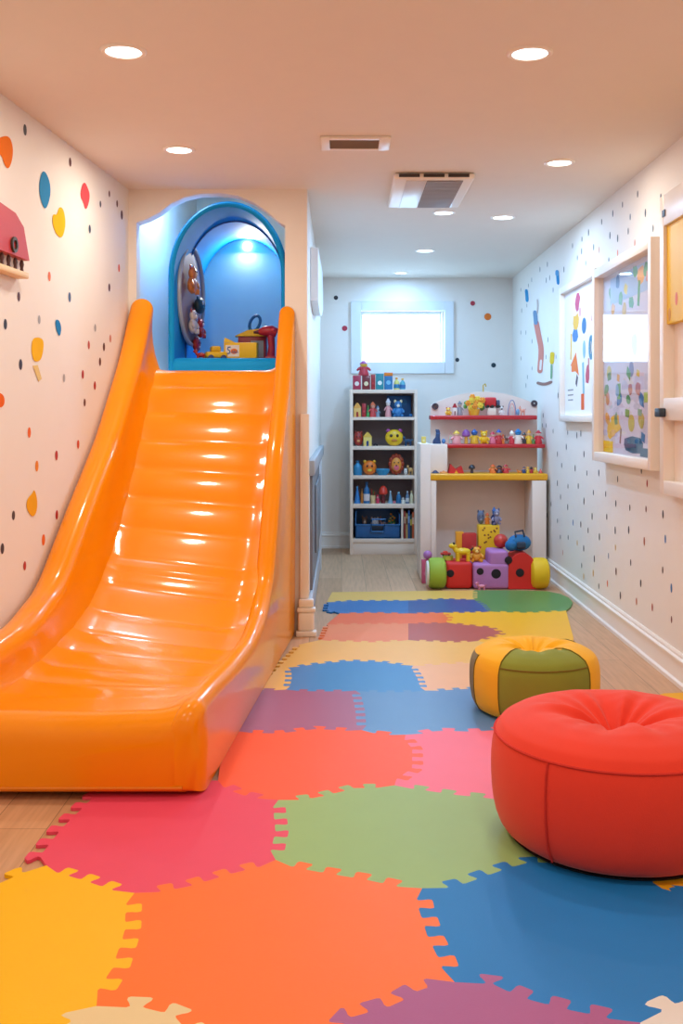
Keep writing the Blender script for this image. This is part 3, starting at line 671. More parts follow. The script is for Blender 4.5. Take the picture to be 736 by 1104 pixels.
S1 = [(.42, .12, 'b', .05, .06, 'C4406C', 0), (.38, .27, 'b', .06, .06, 'E8B030', 0), (.36, .36, 'b', .055, .06, '3C78B4', 0), (.62, .32, 'o', .04, .05, '2C6CA0', 0), (.9, .30, 's', .06, .03, 'D04848', .3), (.93, .36, 's', .025, .07, 'D04848', 0),
      (.22, .45, 's', .02, .12, 'F0C050', .1), (.82, .5, 'o', .045, .075, '4888A8', 0), (.82, .5, 'o', .02, .04, 'F4E8E0', 0), (.62, .5, 'b', .03, .06, '90B8D0', 0), (.35, .6, 't', .10, .08, 'F07820', .3), (.3, .63, 's', .06, .03, 'F07820', 0),
      (.6, .72, 's', .022, .14, '88B8C8', -.1), (.58, .9, 's', .04, .07, 'EC6420', 0), (.72, .7, 'b', .03, .06, 'C04860', 0), (.92, .75, 'b', .04, .06, 'D8A850', 0), (.4, .73, 's', .02, .05, '584850', .6), (.2, .8, 's', .08, .006, '9C9490', 0), (.2, .84, 's', .08, .006, '9C9490', 0), (.2, .88, 's', .07, .006, '9C9490', 0), (.75, .62, 's', .012, .05, 'B85858', 0), (.5, .2, 'o', .02, .03, 'E0A0A0', 0)]
art(t, W, H, .045, .012, S1, 'F4ECEC')
t, W, H = wall_frame('framed_collage', 'tall white deep-framed collage behind glass reflecting the window', 652, 718.5, .935, 2.02, .075, .05)
S2 = []
rr = random.Random(8)
cols = ['E8A030', '5C9848', '3C70A8', 'E0C440', 'C87860', '8CA8C8', 'D8B0B8', '709860']
for (u_, v_) in [(.15, .1), (.3, .06), (.45, .12), (.62, .05), (.8, .07), (.9, .15), (.2, .2), (.35, .16), (.55, .2)]: S2.append((u_, v_, 'b', .03, .035, rr.choice(cols[:5]), 0))
S2 += [(.5, .1, 's', .36, .1, 'AFC0DE', 0), (.68, .17, 's', .018, .09, '5C9840', .2), (.72, .08, 'b', .045, .045, 'F0A838', 0), (.42, .23, 'b', .03, .05, 'D8B048', 0), (.9, .24, 'b', .035, .04, 'E8A440', 0), (.85, .11, 's', .05, .035, 'D89888', .2),
       (.6, .42, 'b', .04, .06, '7C9CA0', 0)]
for j, v_ in enumerate((.57, .64, .71, .79)):
    for i in range(5): S2.append((.1+.2*i+rr.uniform(-.04, .04), v_+rr.uniform(-.02, .02), rr.choice('obbs'), rr.uniform(.022, .042), rr.uniform(.022, .04), rr.choice(cols), rr.uniform(-.5, .5)))
S2 += [(.32, .66, 's', .03, .06, '68A040', 0), (.8, .7, 's', .035, .035, 'B4C850', 0), (.55, .55, 'o', .03, .04, '8080A8', 0), (.12, .55, 'o', .035, .04, 'D8C060', 0), (.25, .84, 'b', .075, .05, 'F0C020', 0), (.15, .88, 'b', .06, .05, 'F2BC20', 0), (.35, .90, 's', .01, .06, '906850', .3), (.08, .97, 's', .12, .05, 'F4C400', 0),
       (.6, .945, 'b', .15, .045, '0E5474', 0), (.82, .975, 's', .12, .03, '0E5474', 0), (.9, .97, 'o', .05, .03, '48824C', 0), (.95, .92, 's', .05, .05, 'D8A890', 0), (.55, .83, 'o', .04, .045, 'C8B840', 0), (.72, .82, 'b', .035, .045, 'C0B048', 0), (.88, .85, 'b', .03, .04, 'D0A060', 0), (.75, .9, 's', .03, .03, '5080B0', .2)]
art(t, W, H, .05, .02, S2, 'D8CEDC')
MB().box(.05, W-.05, .045, .048, .05, H-.05).build('glass_pane', GLASS, t, smooth=False)
# white wall unit at the right picture edge
A_ = on_right(725, 400); W = 1.1
t = thing('wall_cabinet', 'white wall shelf unit with yellow panel at the right picture edge', 'wall shelf', (XR(A_.y), A_.y, .84), math.atan2(-1, -.0061))   # local x runs towards the viewer
H = 1.34
b = MB()
for q in ((0, .06, 0, H), (W-.06, W, 0, H), (.06, W-.06, 0, .06), (.06, W-.06, .33, .43), (.06, W-.06, H-.14, H)): b.box(q[0], q[1], -.06, -.0015, q[2], q[3], bev=.004)
b.build('frame', M('FAF0E6', .35, var=.01), t)
MB().box(.06, W-.06, -.012, -.0015, .06, .33).build('back_board', M('F2E6DC', .5), t); MB().box(.06, W-.06, -.012, -.0015, .43, .76).build('back_board', M('F2E6DC', .5), t)
b = MB(); b.box(.045, W-.06, -.045, -.0015, .76, H-.14, M('FFCC08', .5), bev=.003)
for k in range(9): b.ball((.1+.1*k, -.045, .80+.06*(k % 5)), (.02, .002, .03), M(['D89820', 'E8762C', 'F4DC60'][k % 3], .5), u=10, v=6)
b.build('yellow_panel', None, t)
b = MB(); b.box(.05, .09, -.064, -.0602, H-.1, H-.07); b.build('emblem', M('2A2622', .5), t)
b = MB(); b.box(.02, .1, -.09, -.0602, .345, .385, bev=.006); b.build('latch', M('28384C', .4), t)
# white oval-edged panel on hall wall
b = MB(); pr = [(6.4, 1.88), (6.4, 2.2), (7.9, 2.25), (8.1, 2.12), (8.05, 1.98), (7.6, 1.90), (7.0, 1.85)]
b.prism([(-.185, y, z) for y, z in pr], (.045, 0, 0)); tag(b.build('wall_panel', M('F2F6FA', .3), ang=20), 'white panel board on the hallway wall beside the alcove', 'wall panel')

# ================================================================== bookcase
BY = 9.1; k_b = F/BY
def BXp(px): return (px-VX)/k_b
def BZp(py): return CH-(py-VY)/k_b
bx0, bx1 = BXp(377), BXp(450); bz = BZp(420)
bc = thing('bookcase', 'tall cream bookcase with five open shelves of toys under the window', 'bookcase', ((bx0+bx1)/2, BY, 0))
hw = (bx1-bx0)/2; CRM = M('F6DECA', .5, var=.03); DP = .36
for s in (-1, 1): MB().box(*sorted((s*hw, s*(hw-.027))), 0, DP, 0, bz, bev=.002).build('side_panel', CRM, bc)
MB().box(-hw+.027, hw-.027, 0, DP, BZp(424), bz, bev=.002).build('top_board', CRM, bc)
for a, c in ((449.7, 453), (481, 485), (512.7, 516.5), (543.3, 548), (581, 585)): MB().box(-hw+.027, hw-.027, .004, DP, BZp(c), BZp(a), bev=.002).build('shelf', CRM, bc)
MB().box(-hw+.027, hw-.027, DP-.012, DP, BZp(581), BZp(424)).build('back_panel', M('8A7C80', .7), bc)
MB().box(-hw+.027, hw-.027, .012, .03, 0.0, BZp(585), bev=.002).build('plinth', CRM, bc)
MB().box(BXp(432.5)-(bx0+bx1)/2, BXp(434.5)-(bx0+bx1)/2, .01, DP-.012, BZp(581), BZp(548)).build('divider', CRM, bc)

# ================================================================== small toys
def pl(col): return M(col, .4, coat=.1, var=.04)
def toy(kind, w, h, cols, d=None):
    """returns list of (part name, MB, material) for a toy standing at the origin, facing -Y"""
    d = d or w; c = list(cols)+[cols[-1]]*4; m = [pl(x) for x in c]; P = []
    if kind == 'box':
        P.append(('body', MB().box(-w/2, w/2, -d/2, d/2, 0, h, bev=min(w, h)*.05), m[0]))
        P.append(('label', MB().lathe([(.0001, -d/2-.0012), (w*.28, -d/2-.0012), (w*.28, -d/2+.0005)], c=(0, 0, h*.42), axis='Y', n=16), m[1]))
        if len(cols) > 2: P.append(('lid', MB().box(-w*.52, w*.52, -d*.52, d*.52, h*.8, h*1.01, bev=w*.04), m[2]))
    elif kind == 'figure':
        b = MB(); b.lathe([(.0001, 0), (w*.34, 0), (w*.36, h*.08), (w*.26, h*.4), (w*.2, h*.56), (.0001, h*.58)], n=14)
        P.append(('body', b, m[0]))
        P.append(('head', MB().ball((0, 0, h*.70), (w*.25, w*.25, h*.16)), m[1]))
        for s in (-1, 1): P.append(('arm', MB().tube([(s*w*.18, 0, h*.52), (s*w*.36, -w*.08, h*.42), (s*w*.42, -w*.16, h*.34)], [w*.09, w*.085, w*.07], n=8), m[0]))
        P.append(('hat', MB().lathe([(w*.3, h*.76), (w*.28, h*.80), (w*.2, h*.84), (w*.12, h*.93), (.0001, h)], n=14), m[2]))
    elif kind == 'bear':
        P.append(('body', MB().ball((0, 0, h*.30), (w*.36, w*.32, h*.30)), m[0]))
        P.append(('head', MB().ball((0, -w*.04, h*.70), (w*.31, w*.29, h*.23)), m[0]))
        P.append(('muzzle', MB().ball((0, -w*.30, h*.65), (w*.13, w*.1, h*.09)), m[1]))
        for s in (-1, 1):
            P.append(('ear', MB().ball((s*w*.24, 0, h*.90), (w*.11, w*.06, h*.1)), m[2]))
            P.append(('arm', MB().tube([(s*w*.28, -w*.05, h*.46), (s*w*.42, -w*.2, h*.34), (s*w*.40, -w*.3, h*.24)], [w*.1, w*.1, w*.08], n=8), m[0]))
            P.append(('leg', MB().tube([(s*w*.22, -w*.1, h*.1), (s*w*.32, -w*.38, h*.09)], [w*.12, w*.11], n=8), m[0]))
        b = MB()
        for s in (-1, 1): b.ball((s*w*.12, -w*.31, h*.76), w*.035)
        P.append(('eyes', b, pl('181818')))
    elif kind == 'animal':
        b = MB(); b.ball((0, 0, h*.52), (w*.34, w*.2, h*.2)); b.tube([(-w*.25, 0, h*.55), (-w*.36, 0, h*.75)], [w*.12, w*.09], n=10); P.append(('body', b, m[0]))
        P.append(('head', MB().ball((-w*.4, 0, h*.82), (w*.17, w*.13, h*.15)), m[0]))
        b = MB()
        for s in (-1, 1): b.ball((-w*.36, s*w*.08, h*.95), (w*.05, w*.03, h*.07))
        P.append(('ears', b, m[1]))
        for sx in (-.2, .22):
            for sy in (-.1, .1): P.append(('leg', MB().lathe([(.0001, 0), (w*.08, 0), (w*.075, h*.2), (w*.09, h*.45), (.0001, h*.46)], c=(sx*w, sy*w, 0), n=10), m[0]))
        P.append(('tail', MB().tube([(w*.32, 0, h*.58), (w*.44, 0, h*.72)], [w*.05, w*.03], n=8), m[1]))
    elif kind == 'bottle':
        P.append(('body', MB().lathe([(.0001, 0), (w*.46, 0), (w*.5, h*.04), (w*.48, h*.5), (w*.42, h*.66), (w*.2, h*.78), (w*.17, h*.86), (.0001, h*.86)], n=18), m[0]))
        P.append(('cap', MB().lathe([(.0001, h*.86), (w*.22, h*.86), (w*.22, h*.98), (w*.16, h), (.0001, h)], n=16), m[1]))
        if len(cols) > 2: P.append(('band', MB().lathe([(w*.50, h*.12), (w*.515, h*.14), (w*.51, h*.42), (w*.49, h*.44)], n=18), m[2]))
    elif kind == 'cone':
        P.append(('body', MB().lathe([(.0001, 0), (w*.5, 0), (w*.48, h*.06), (w*.3, h*.45), (w*.12, h*.85), (.0001, h*.86)], n=18), m[0]))
        P.append(('tip', MB().ball((0, 0, h*.9), (w*.14, w*.14, h*.1)), m[1]))
    elif kind == 'house':
        P.append(('walls', MB().box(-w*.46, w*.46, -d/2, d/2, 0, h*.66, bev=w*.02), m[0]))
        P.append(('roof', MB().prism([(-w*.54, -d*.54, h*.64), (w*.54, -d*.54, h*.64), (w*.1, -d*.54, h), (-w*.1, -d*.54, h)], (0, d*1.08, 0)), m[1]))
        b = MB(); b.prism([(w*.13*math.cos(a), -d/2-.001, h*.3+w*.13*math.sin(a)) for a in [PI*k/8 for k in range(9)]]+[(-w*.13, -d/2-.001, 0), (w*.13, -d/2-.001, 0)], (0, .0012, 0)); P.append(('door', b, m[2]))
    elif kind == 'round':
        P.append(('body', MB().ball((0, 0, h*.5), (w*.5, d*.4, h*.5), u=20, v=14), m[0]))
        b = MB()
        for s in (-1, 1): b.ball((s*w*.17, -d*.35, h*.62), (w*.08, w*.05, w*.09))
        P.append(('eyes', b, m[3])); P.append(('mouth', MB().ball((0, -d*.37, h*.34), (w*.17, w*.05, h*.09)), m[2]))
        b = MB()
        for s in (-1, 1): b.ball((s*w*.33, 0, h*.92), (w*.12, w*.08, h*.12))
        P.append(('ears', b, m[1]))
    elif kind == 'lion':
        b = MB(); b.ball((0, d*.08, h*.52), (w*.44, d*.3, h*.44))
        for k in range(12):
            a = 2*PI*k/12; b.ball((w*.38*math.cos(a), d*.03, h*.52+h*.38*math.sin(a)), (w*.14, d*.16, h*.14), u=10, v=8)
        P.append(('mane', b, m[0])); P.append(('face', MB().ball((0, -d*.2, h*.5), (w*.32, d*.22, h*.33)), m[1]))
        P.append(('muzzle', MB().ball((0, -d*.4, h*.36), (w*.17, d*.08, h*.13)), m[2]))
        b = MB()
        for s in (-1, 1): b.ball((s*w*.13, -d*.40, h*.6), w*.045)
        P.append(('eyes', b, pl('1A1410'))); P.append(('nose', MB().ball((0, -d*.46, h*.46), w*.05), pl('5A2018')))
    elif kind == 'ball':
        P.append(('body', MB().ball((0, 0, h/2), (w/2, w/2, h/2), u=20, v=14), m[0]))
    elif kind == 'mushroom':
        P.append(('stem', MB().lathe([(.0001, 0), (w*.24, 0), (w*.2, h*.3), (w*.17, h*.6), (.0001, h*.62)], n=14), m[1]))
        P.append(('cap', MB().lathe([(.0001, h*.52), (w*.4, h*.5), (w*.5, h*.58), (w*.42, h*.82), (w*.2, h*.97), (.0001, h)], n=18), m[0]))
    elif kind == 'cup':
        P.append(('cup', MB().lathe([(.0001, 0), (w*.36, 0), (w*.44, h*.55), (w*.40, h*.55), (w*.33, h*.05), (.0001, h*.05)], n=18), m[0]))
        for k, (s, tt) in enumerate(((-.5, 1), (.3, .9), (.7, .8))): P.append(('brush', MB().tube([(s*w*.1, 0, h*.1), (s*w*.45, 0, h*tt)], w*.06, n=8), m[1+k % 2]))
    elif kind == 'bowl':
        P.append(('body', MB().lathe([(.0001, 0), (w*.3, 0), (w*.44, h*.4), (w*.5, h), (w*.46, h), (w*.4, h*.45), (.0001, h*.2)], n=24), m[0]))
        P.append(('rim', MB().tube([(w*.485*math.cos(2*PI*k/24), w*.485*math.sin(2*PI*k/24), h) for k in range(24)], w*.03, closed=True, n=6), m[1]))
    elif kind == 'car':
        P.append(('body', MB().box(-w/2, w/2, -d/2, d/2, h*.2, h*.62, bev=h*.12, seg=3), m[0])); P.append(('cabin', MB().box(-w*.26, w*.2, -d*.42, d*.42, h*.6, h, bev=h*.12, seg=3), m[1]))
        for sx in (-.3, .3):
            for sy in (-1, 1): P.append(('wheel', MB().cyl((sx*w, sy*d*.38, h*.2), (sx*w, sy*d*.56, h*.2), h*.2, m=None), m[2]))
    elif kind == 'tent':
        P.append(('body', MB().prism([(-w/2, -d/2, 0), (w/2, -d/2, 0), (w*.34, -d/2, h*.78), (0, -d/2, h*.42), (-w*.36, -d/2, h)], (0, d, 0)), m[0]))
        P.append(('door', MB().prism([(-w*.12, -d/2-.001, 0), (w*.12, -d/2-.001, 0), (0, -d/2-.001, h*.36)], (0, .0012, 0)), m[1]))
    elif kind == 'rainbow':
        for k in range(3):
            r = w*(.48-.12*k); P.append(('band', MB().tube([(r*math.cos(a), 0, h*(.95-.22*k)*math.sin(a)) for a in [PI*q/14 for q in range(15)]], w*.055, n=8), m[k]))
    elif kind == 'flowers':
        P.append(('pot', MB().lathe([(.0001, 0), (w*.2, 0), (w*.27, h*.3), (w*.24, h*.3), (.0001, h*.28)], n=16), m[1])); r = random.Random(2)
        b = MB()
        for k in range(14): b.ball((r.uniform(-.4, .4)*w, r.uniform(-.2, .2)*w, h*r.uniform(.3, .7)), (w*.09, w*.03, h*.11), u=8, v=6)
        P.append(('leaves', b, m[2]))
        for k in range(9):
            a = 2.4*k; q = Vector((w*.36*math.cos(a)*math.sqrt((k+1)/9), -w*.12-.01*(k % 3), h*.62+h*.3*math.sin(a)*math.sqrt((k+1)/9)))
            b = MB()
            for j in range(6): b.ball(q+Vector((w*.085*math.cos(j*PI/3), 0, w*.085*math.sin(j*PI/3))), (w*.06, w*.03, w*.06), u=8, v=6)
            b.ball(q+Vector((0, -w*.03, 0)), w*.05, u=8, v=6); P.append(('flower', b, m[0] if k % 2 else pl('F09828')))
    elif kind == 'book':
        P.append(('cover', MB().box(-w/2, w/2, -d/2, -d/2+.004, 0, h).box(-w/2, -w/2+w*.1, -d/2, d/2, 0, h).box(w/2-w*.1, w/2, -d/2, d/2, 0, h), m[0]))
        P.append(('pages', MB().box(-w*.39, w*.39, -d/2+.005, d*.48, .003, h-.004), pl('E8DCC8'))); P.append(('spine_label', MB().box(-w*.38, w*.38, -d/2-.0008, -d/2-.0001, h*.55, h*.8), m[1]))
    elif kind == 'boot':
        b = MB(); b.loft([[(w*x+w*rx*math.cos(2*PI*k/12), w*.3*ry*math.sin(2*PI*k/12), h*z) for k in range(12)] for x, rx, ry, z in ((0, .48, 1, 0), (0, .5, 1.05, .12), (-.02, .44, 1, .26), (.1, .28, .9, .45), (.14, .24, .8, .75), (.1, .26, .8, .9), (.04, .2, .5, 1))])
        P.append(('body', b, m[0])); P.append(('band', MB().lathe([(w*.245, h*.66), (w*.275, h*.68), (w*.275, h*.74), (w*.245, h*.76)], c=(w*.13, 0, 0), n=16), m[1]))
    return P
NAMES = dict(box='toy_box', figure='toy_figure', bear='teddy_bear', animal='toy_animal', bottle='bottle', cone='toy_cone', house='toy_house', round='plush_creature', lion='plush_lion', ball='toy_ball', mushroom='toy_mushroom', cup='brush_cup', bowl='bowl', car='toy_car', tent='toy_tent', rainbow='toy_rainbow', flowers='toy_flower_pot', book='book', boot='toy_seal')
CATS = dict(box='box', figure='toy figure', bear='teddy bear', animal='toy animal', bottle='bottle', cone='toy', house='toy house', round='plush toy', lion='plush toy', ball='ball', mushroom='toy', cup='cup', bowl='bowl', car='toy car', tent='toy', rainbow='toy', flowers='toy', book='book', boot='toy')
def put(kind, loc, w, h, cols, label, group=None, d=None, rz=0, name=None, cat=None):
    t = thing(name or NAMES[kind], label, cat or CATS[kind], loc, rz, group)
    for nm, mb, m in toy(kind, w, h, cols, d): mb.build(nm, m, t)
    return t
def row(Y, z, items, place, group, dfix=None):
    """items: (kind, x0 px, x1 px, top px, colours, words)"""
    kk = F/Y
    for kind, xa, xb, yt, cols, words in items:
        x = ((xa+xb)/2-VX)/kk; w_ = (xb-xa)/kk*(.96 if kind in ('box', 'book', 'house') else 1.75 if kind == 'figure' else 1.2 if kind in ('animal', 'cone') else 1.05); h_ = CH-(yt-VY)/kk-z
        put(kind, (x, Y, z+.0006), w_, max(h_, .012), cols, words+' '+place, group, d=min(w_, .09) if dfix is None else dfix)
Yt = BY+.09
zt = bz
row(Yt, zt, [('box', 380, 389, 405, ('B0284C', 'F0E4DC'), 'magenta box with white round label, leftmost'), ('box', 390, 399, 405, ('7C2028', 'E8D8B0'), 'maroon box with cream round label'), ('box', 399.5, 404.5, 404, ('A8242C', 'C8343C'), 'narrow red box beside the teal box'),
    ('box', 404.8, 413.5, 403, ('1C8C98', 'F0F4F0'), 'teal box with white label'), ('box', 414, 423, 402, ('2078B0', '7CC4E0', 'EE8424'), 'blue box with orange lid'),
    ('bottle', 424.5, 430.3, 407, ('E8D878', 'F09C20', '2C7CA8'), 'yellow bottle with orange cap next to blue box'), ('bottle', 430.8, 436.8, 408, ('5CA8B8', 'F0B030', '2C68A0'), 'light blue bottle with yellow cap, rightmost')], 'on top of the bookcase', 'toys on top of the bookcase')
zz = BZp(405.2)-.0
q = put('figure', (((392)-VX)/(F/Yt), Yt, (CH-(405-VY)/(F/Yt))+.001), .13, .132, ('C83848', 'F4C848', 'B0509C'), 'yellow-haired doll with pink and red dress atop the red boxes', 'toys on top of the bookcase')
z1 = BZp(449.7)
row(BY+.06, z1, [('house', 380.6, 389.4, 434.5, ('F0C06C', 'E8A850', 'A82C28'), 'yellow toy house with red door'), ('box', 390, 394.4, 435, ('B02430', 'D84850'), 'red upright box beside the toy house'), ('cone', 394.6, 398.4, 437, ('4C9C50', '78B850'), 'green toy cone'),
    ('figure', 398.8, 404.8, 433, ('D84848', 'F0A890', 'EE7C58'), 'coral toy figure with pointed hat'), ('figure', 405.2, 408.8, 437, ('88A0B0', 'C8D0D8', '6C8CA8'), 'grey blue toy figure, slim'), ('figure', 415.5, 421, 429, ('E8A0A0', 'F0E0D8', 'E8E8F0'), 'pale pink toy figure with white hat'), ('ball', 441, 444.5, 446, ('2468A0',), 'small blue toy ball')], 'on the highest bookcase shelf', 'toys on the first bookcase shelf')
put('bear', (BXp(429)*(BY+.07)/BY, BY+.07, z1+.0006), .105, .15, ('3C84C0', 'F0E8D8', 'F0E0B0'), 'blue and white teddy bear in front of blue card on the highest bookcase shelf', 'toys on the first bookcase shelf')
tag(MB().box(-.105, .105, -.004, .004, 0, .185, M('1C5C98', .5), bev=.002).ball((.04, -.004, .13), (.03, .003, .03), M('2C78B4', .5), u=12, v=8).build('picture_card', None), 'blue picture card standing behind the blue teddy on the highest bookcase shelf', 'picture card', 'toys on the first bookcase shelf').location = (BXp(430)*(BY+.2)/BY, BY+.22, z1+.0006)
z2 = BZp(481)
row(BY+.06, z2, [('round', 381.5, 391, 465, ('A8342C', '8C2420', 'E8A060', '2C1814'), 'red-brown plush creature'), ('house', 391, 401, 466, ('F4D878', 'E8C050', '24487C'), 'yellow egg-shaped toy house with blue door'), ('car', 402, 407, 477.5, ('2C2430', '3C3444', '181818'), 'small black toy car'),
    ('round', 415.5, 434, 463, ('F2C420', 'A84490', 'C8802C', '2C1C14'), 'large yellow plush face with purple ears'), ('animal', 434.8, 444.5, 470.5, ('1C4870', '3C90B0'), 'dark blue toy animal')], 'on the second bookcase shelf', 'toys on the second bookcase shelf')
z3 = BZp(512.7)
row(BY+.07, z3, [('bottle', 381, 390, 496.5, ('2C88B8', '1C5C84'), 'blue bottle at left end'), ('round', 391, 405.5, 496.5, ('EE7C20', 'F0B428', 'F0C838', '4C2010'), 'orange plush monster with yellow mouth'), ('bowl', 405, 419.5, 506, ('2C94C4', '48A8D4'), 'blue bowl next to orange monster'),
    ('lion', 419, 435, 489.5, ('A83C1C', 'F09C3C', 'EC6C7C'), 'orange plush lion head with brown mane'), ('round', 435.3, 439, 505, ('E8E4DC', 'C8C4C0', 'A09890', '201C1C'), 'little white plush creature'), ('animal', 439.3, 445.6, 501, ('D8A868', 'B88048'), 'beige toy animal')], 'on the third bookcase shelf', 'toys on the third bookcase shelf')
z4 = BZp(543.3)
row(BY+.06, z4, [('cone', 382, 388, 524, ('2C7CC0', '48A0D8'), 'tall blue toy cone at left end'), ('bottle', 388.6, 391.4, 527, ('C87830', '804C20'), 'thin orange brown bottle'), ('bottle', 391.8, 398.4, 519.5, ('2870A8', '205888', 'E4D8D8'), 'tall blue bottle with white band'), ('cup', 398.8, 405, 527, ('E8C890', 'C8402C', '6C8C48'), 'beige cup holding brushes'),
    ('figure', 405.4, 408.6, 533, ('D83C5C', 'F0A8A8', 'C83048'), 'tiny pink toy figure'), ('mushroom', 408.4, 417.6, 523.5, ('E03C28', '6C2028'), 'red toy mushroom'), ('cone', 418.4, 423, 529, ('8CB4C8', 'B0D0DC'), 'pale blue toy cone'), ('ball', 423.4, 426.4, 540, ('E8788C',), 'pink toy ball'),
    ('bottle', 426.8, 432.4, 530.5, ('2474A8', '88C0D8'), 'short blue bottle with light cap'), ('figure', 432.6, 436, 536, ('E8E4D8', 'D8D0C8', 'C8C0B8'), 'small white toy figure'), ('bottle', 437, 441, 529.5, ('6C88A8', 'C8D0D8', 'E0E0E0'), 'grey striped bottle'), ('bottle', 441.6, 445.2, 529, ('F0E8C0', 'E8D8A0'), 'cream candle bottle, rightmost')], 'on the fourth bookcase shelf', 'toys on the fourth bookcase shelf')
# storage bin
z5 = BZp(581); bn = thing('storage_bin', 'blue plastic storage bin with front handle on the bottom bookcase shelf', 'storage bin', (BXp(406.5)*(BY+.15)/BY, BY+.15, z5+.0006))
BB_ = M('1F5C94', .4); w2, h2, d2 = .192, .232, .125
b = MB(); b.box(-w2, w2, d2-.008, d2, 0, h2, bev=.003); b.box(-w2, -w2+.01, -d2, d2, 0, h2, bev=.003); b.box(w2-.01, w2, -d2, d2, 0, h2*.9, bev=.003); b.box(-w2, w2, -d2, d2, 0, .01); b.box(-w2, w2, -d2, -d2+.008, 0, h2*.5, bev=.003)
b.build('tub', BB_, bn)
b = MB(); b.box(-w2-.004, w2+.004, -d2-.006, -d2+.01, h2*.47, h2*.53, bev=.003); b.build('rim', M('2C6CA4', .4), bn)
b = MB(); b.tube([(-.06, -d2-.012, .06), (-.05, -d2-.012, .165), (.065, -d2-.012, .165), (.05, -d2-.012, .06)], .009, closed=True); b.build('handle', M('2C6CA8', .35), bn)
MB().box(-.05, .048, -d2-.004, -d2+.001, .065, .115, bev=.002).build('handle_slot', M('141E2C', .6), bn)
for k, (dx, w_, h_, kind, cols, words) in enumerate([(-.11, .07, .17, 'bear', ('8C6C5C', 'D8C0A8', '7C5C4C'), 'brown teddy bear'), (-.02, .08, .155, 'round', ('E0D4D0', 'C8B8B4', '8C7C78', '302828'), 'whitish plush creature'), (.06, .08, .165, 'animal', ('B07C6C', '8C5C50'), 'reddish brown toy animal'), (.125, .07, .21, 'flowers', ('D8C060', '5C7848', '4C8C50'), 'pot of yellow toy flowers')]):
    put(kind, (bn.location.x+dx, bn.location.y+.02, z5+.0125), w_, h_, cols, words+' sticking out of the blue storage bin', 'toys in the blue bin')
for k, (c, c_, hp, words) in enumerate([('9C3C34', 'D8A890', .235, 'dark red'), ('C8A468', '7C4C2C', .215, 'tan'), ('2C5C9C', '8CB0D8', .24, 'blue'), ('2C4038', 'C8B040', .205, 'dark green'), ('CC5C30', 'F0C0A0', .225, 'orange')]):
    put('book', (BXp(435.6+k*2.2)*(BY+.1)/BY, BY+.1, z5+.0006), .0172, hp, (c, c_), words+' book upright in the bottom right bookcase compartment', 'books in the bookcase', d=.16)

# ================================================================== arched wall shelf unit with toys
su = thing('toy_shelf', 'white toy shelf with arched top, two red ledges and yellow tabletop', 'shelf', (1.07, 7.75, 0))
UX = 1.07; WHT = M('F6E6DA', .45, var=.02)
def ux(a, b_): return a-UX, b_-UX
MB().box(*ux(.573, .648), 0, .36, 0, .985, bev=.006).build('side_post', WHT, su)
MB().box(*ux(1.385, 1.488), 0, .36, 0, .716, bev=.004).build('side_post', WHT, su)
MB().box(*ux(.649, .69), .01, .36, 0, .716, bev=.004).build('leg', WHT, su)
MB().box(*ux(.691, 1.384), .31, .33, 0, .716).build('lower_back_panel', M('EBD6CB', .55), su)
MB().box(*ux(.649, .776), .06, .348, .768, .978, bev=.004).build('side_box', WHT, su)
b = MB(); xa, xb = ux(.676, 1.486); pts = [(xa, .35, .768), (xa, .35, 1.245)]
for k in range(0, 25):
    u_ = k/24; pts.append((xa+(xb-xa)*u_, .35, 1.262+.142*math.sin(PI*(.06+.88*u_))**.75-.035))
pts += [(xb, .35, 1.245), (xb, .35, .768)]
b.prism(pts, (0, .025, 0)); b.build('arched_back', WHT, su, ang=20)
RS = M('C41E28', .35, coat=.3)
MB().box(*ux(.662, 1.459), .2, .3495, 1.158, 1.190, bev=.008, seg=3).build('ledge', RS, su); MB().box(*ux(.778, 1.500), .1, .3495, .95, .979, bev=.008, seg=3).build('ledge', RS, su)
MB().box(*ux(.640, 1.500), 0, .3495, .717, .766, bev=.012, seg=4).build('tabletop', M('F2AC14', .4, coat=.2), su)
for px, py in ((469, 438), (575.6, 435)):
    p = at(px, py, 8.09); MB().lathe([(.006, -.02), (.024, -.02), (.026, -.008), (.022, 0), (.006, 0), (.006, -.02)], c=(p.x-UX, p.y-7.75+.009, p.z), axis='Y', n=20).build('knob', M('4A4048', .3), su)
b = MB(); p = at(521, 421, 8.1); b.tube([(p.x-UX, .362, 1.37), (p.x-UX, .362, 1.42), (p.x-UX+.012, .34, 1.428), (p.x-UX+.015, .325, 1.41)], .005); b.build('hook', M('D8B848', .3, metal=.6), su)
GT = 'toys on the upper red ledge'
row(8.0, 1.190, [('bear', 479.5, 486.5, 439, ('F0B838', 'F4E0A0', 'D04838'), 'small yellow teddy with red ears'), ('house', 487.5, 492.5, 435, ('F0E4DC', 'B42838', '6C2430'), 'white toy house with red roof'), ('figure', 493, 498, 432, ('9C98A0', 'C8B8B0', '6C6870'), 'grey toy figure'),
    ('flowers', 499, 522.5, 425.5, ('F2D040', 'F0B030', '68A04C'), 'bunch of yellow paper flowers in a pot'), ('bear', 537.5, 543.5, 437.5, ('F0ECE8', '2C2828', '202020'), 'black and white toy panda'), ('rainbow', 547.5, 556, 430.5, ('7C88B0', 'E8A8A0', 'D8D4D0'), 'pale toy rainbow arch'), ('ball', 556.3, 559.8, 441, ('7CA8CC',), 'light blue toy ball'), ('animal', 560, 566.5, 438, ('F0A890', 'D87C6C'), 'peach pink toy animal')], 'on the upper red ledge', GT)
t = thing('toy_truck', 'red toy truck raised on a block on the upper red ledge', 'toy car', ((530-VX)*8.02/F, 8.02, 1.1906), 0, GT)
MB().box(-.035, .03, -.03, .03, 0, .055, bev=.004).build('block', M('F0E0D0', .5), t)
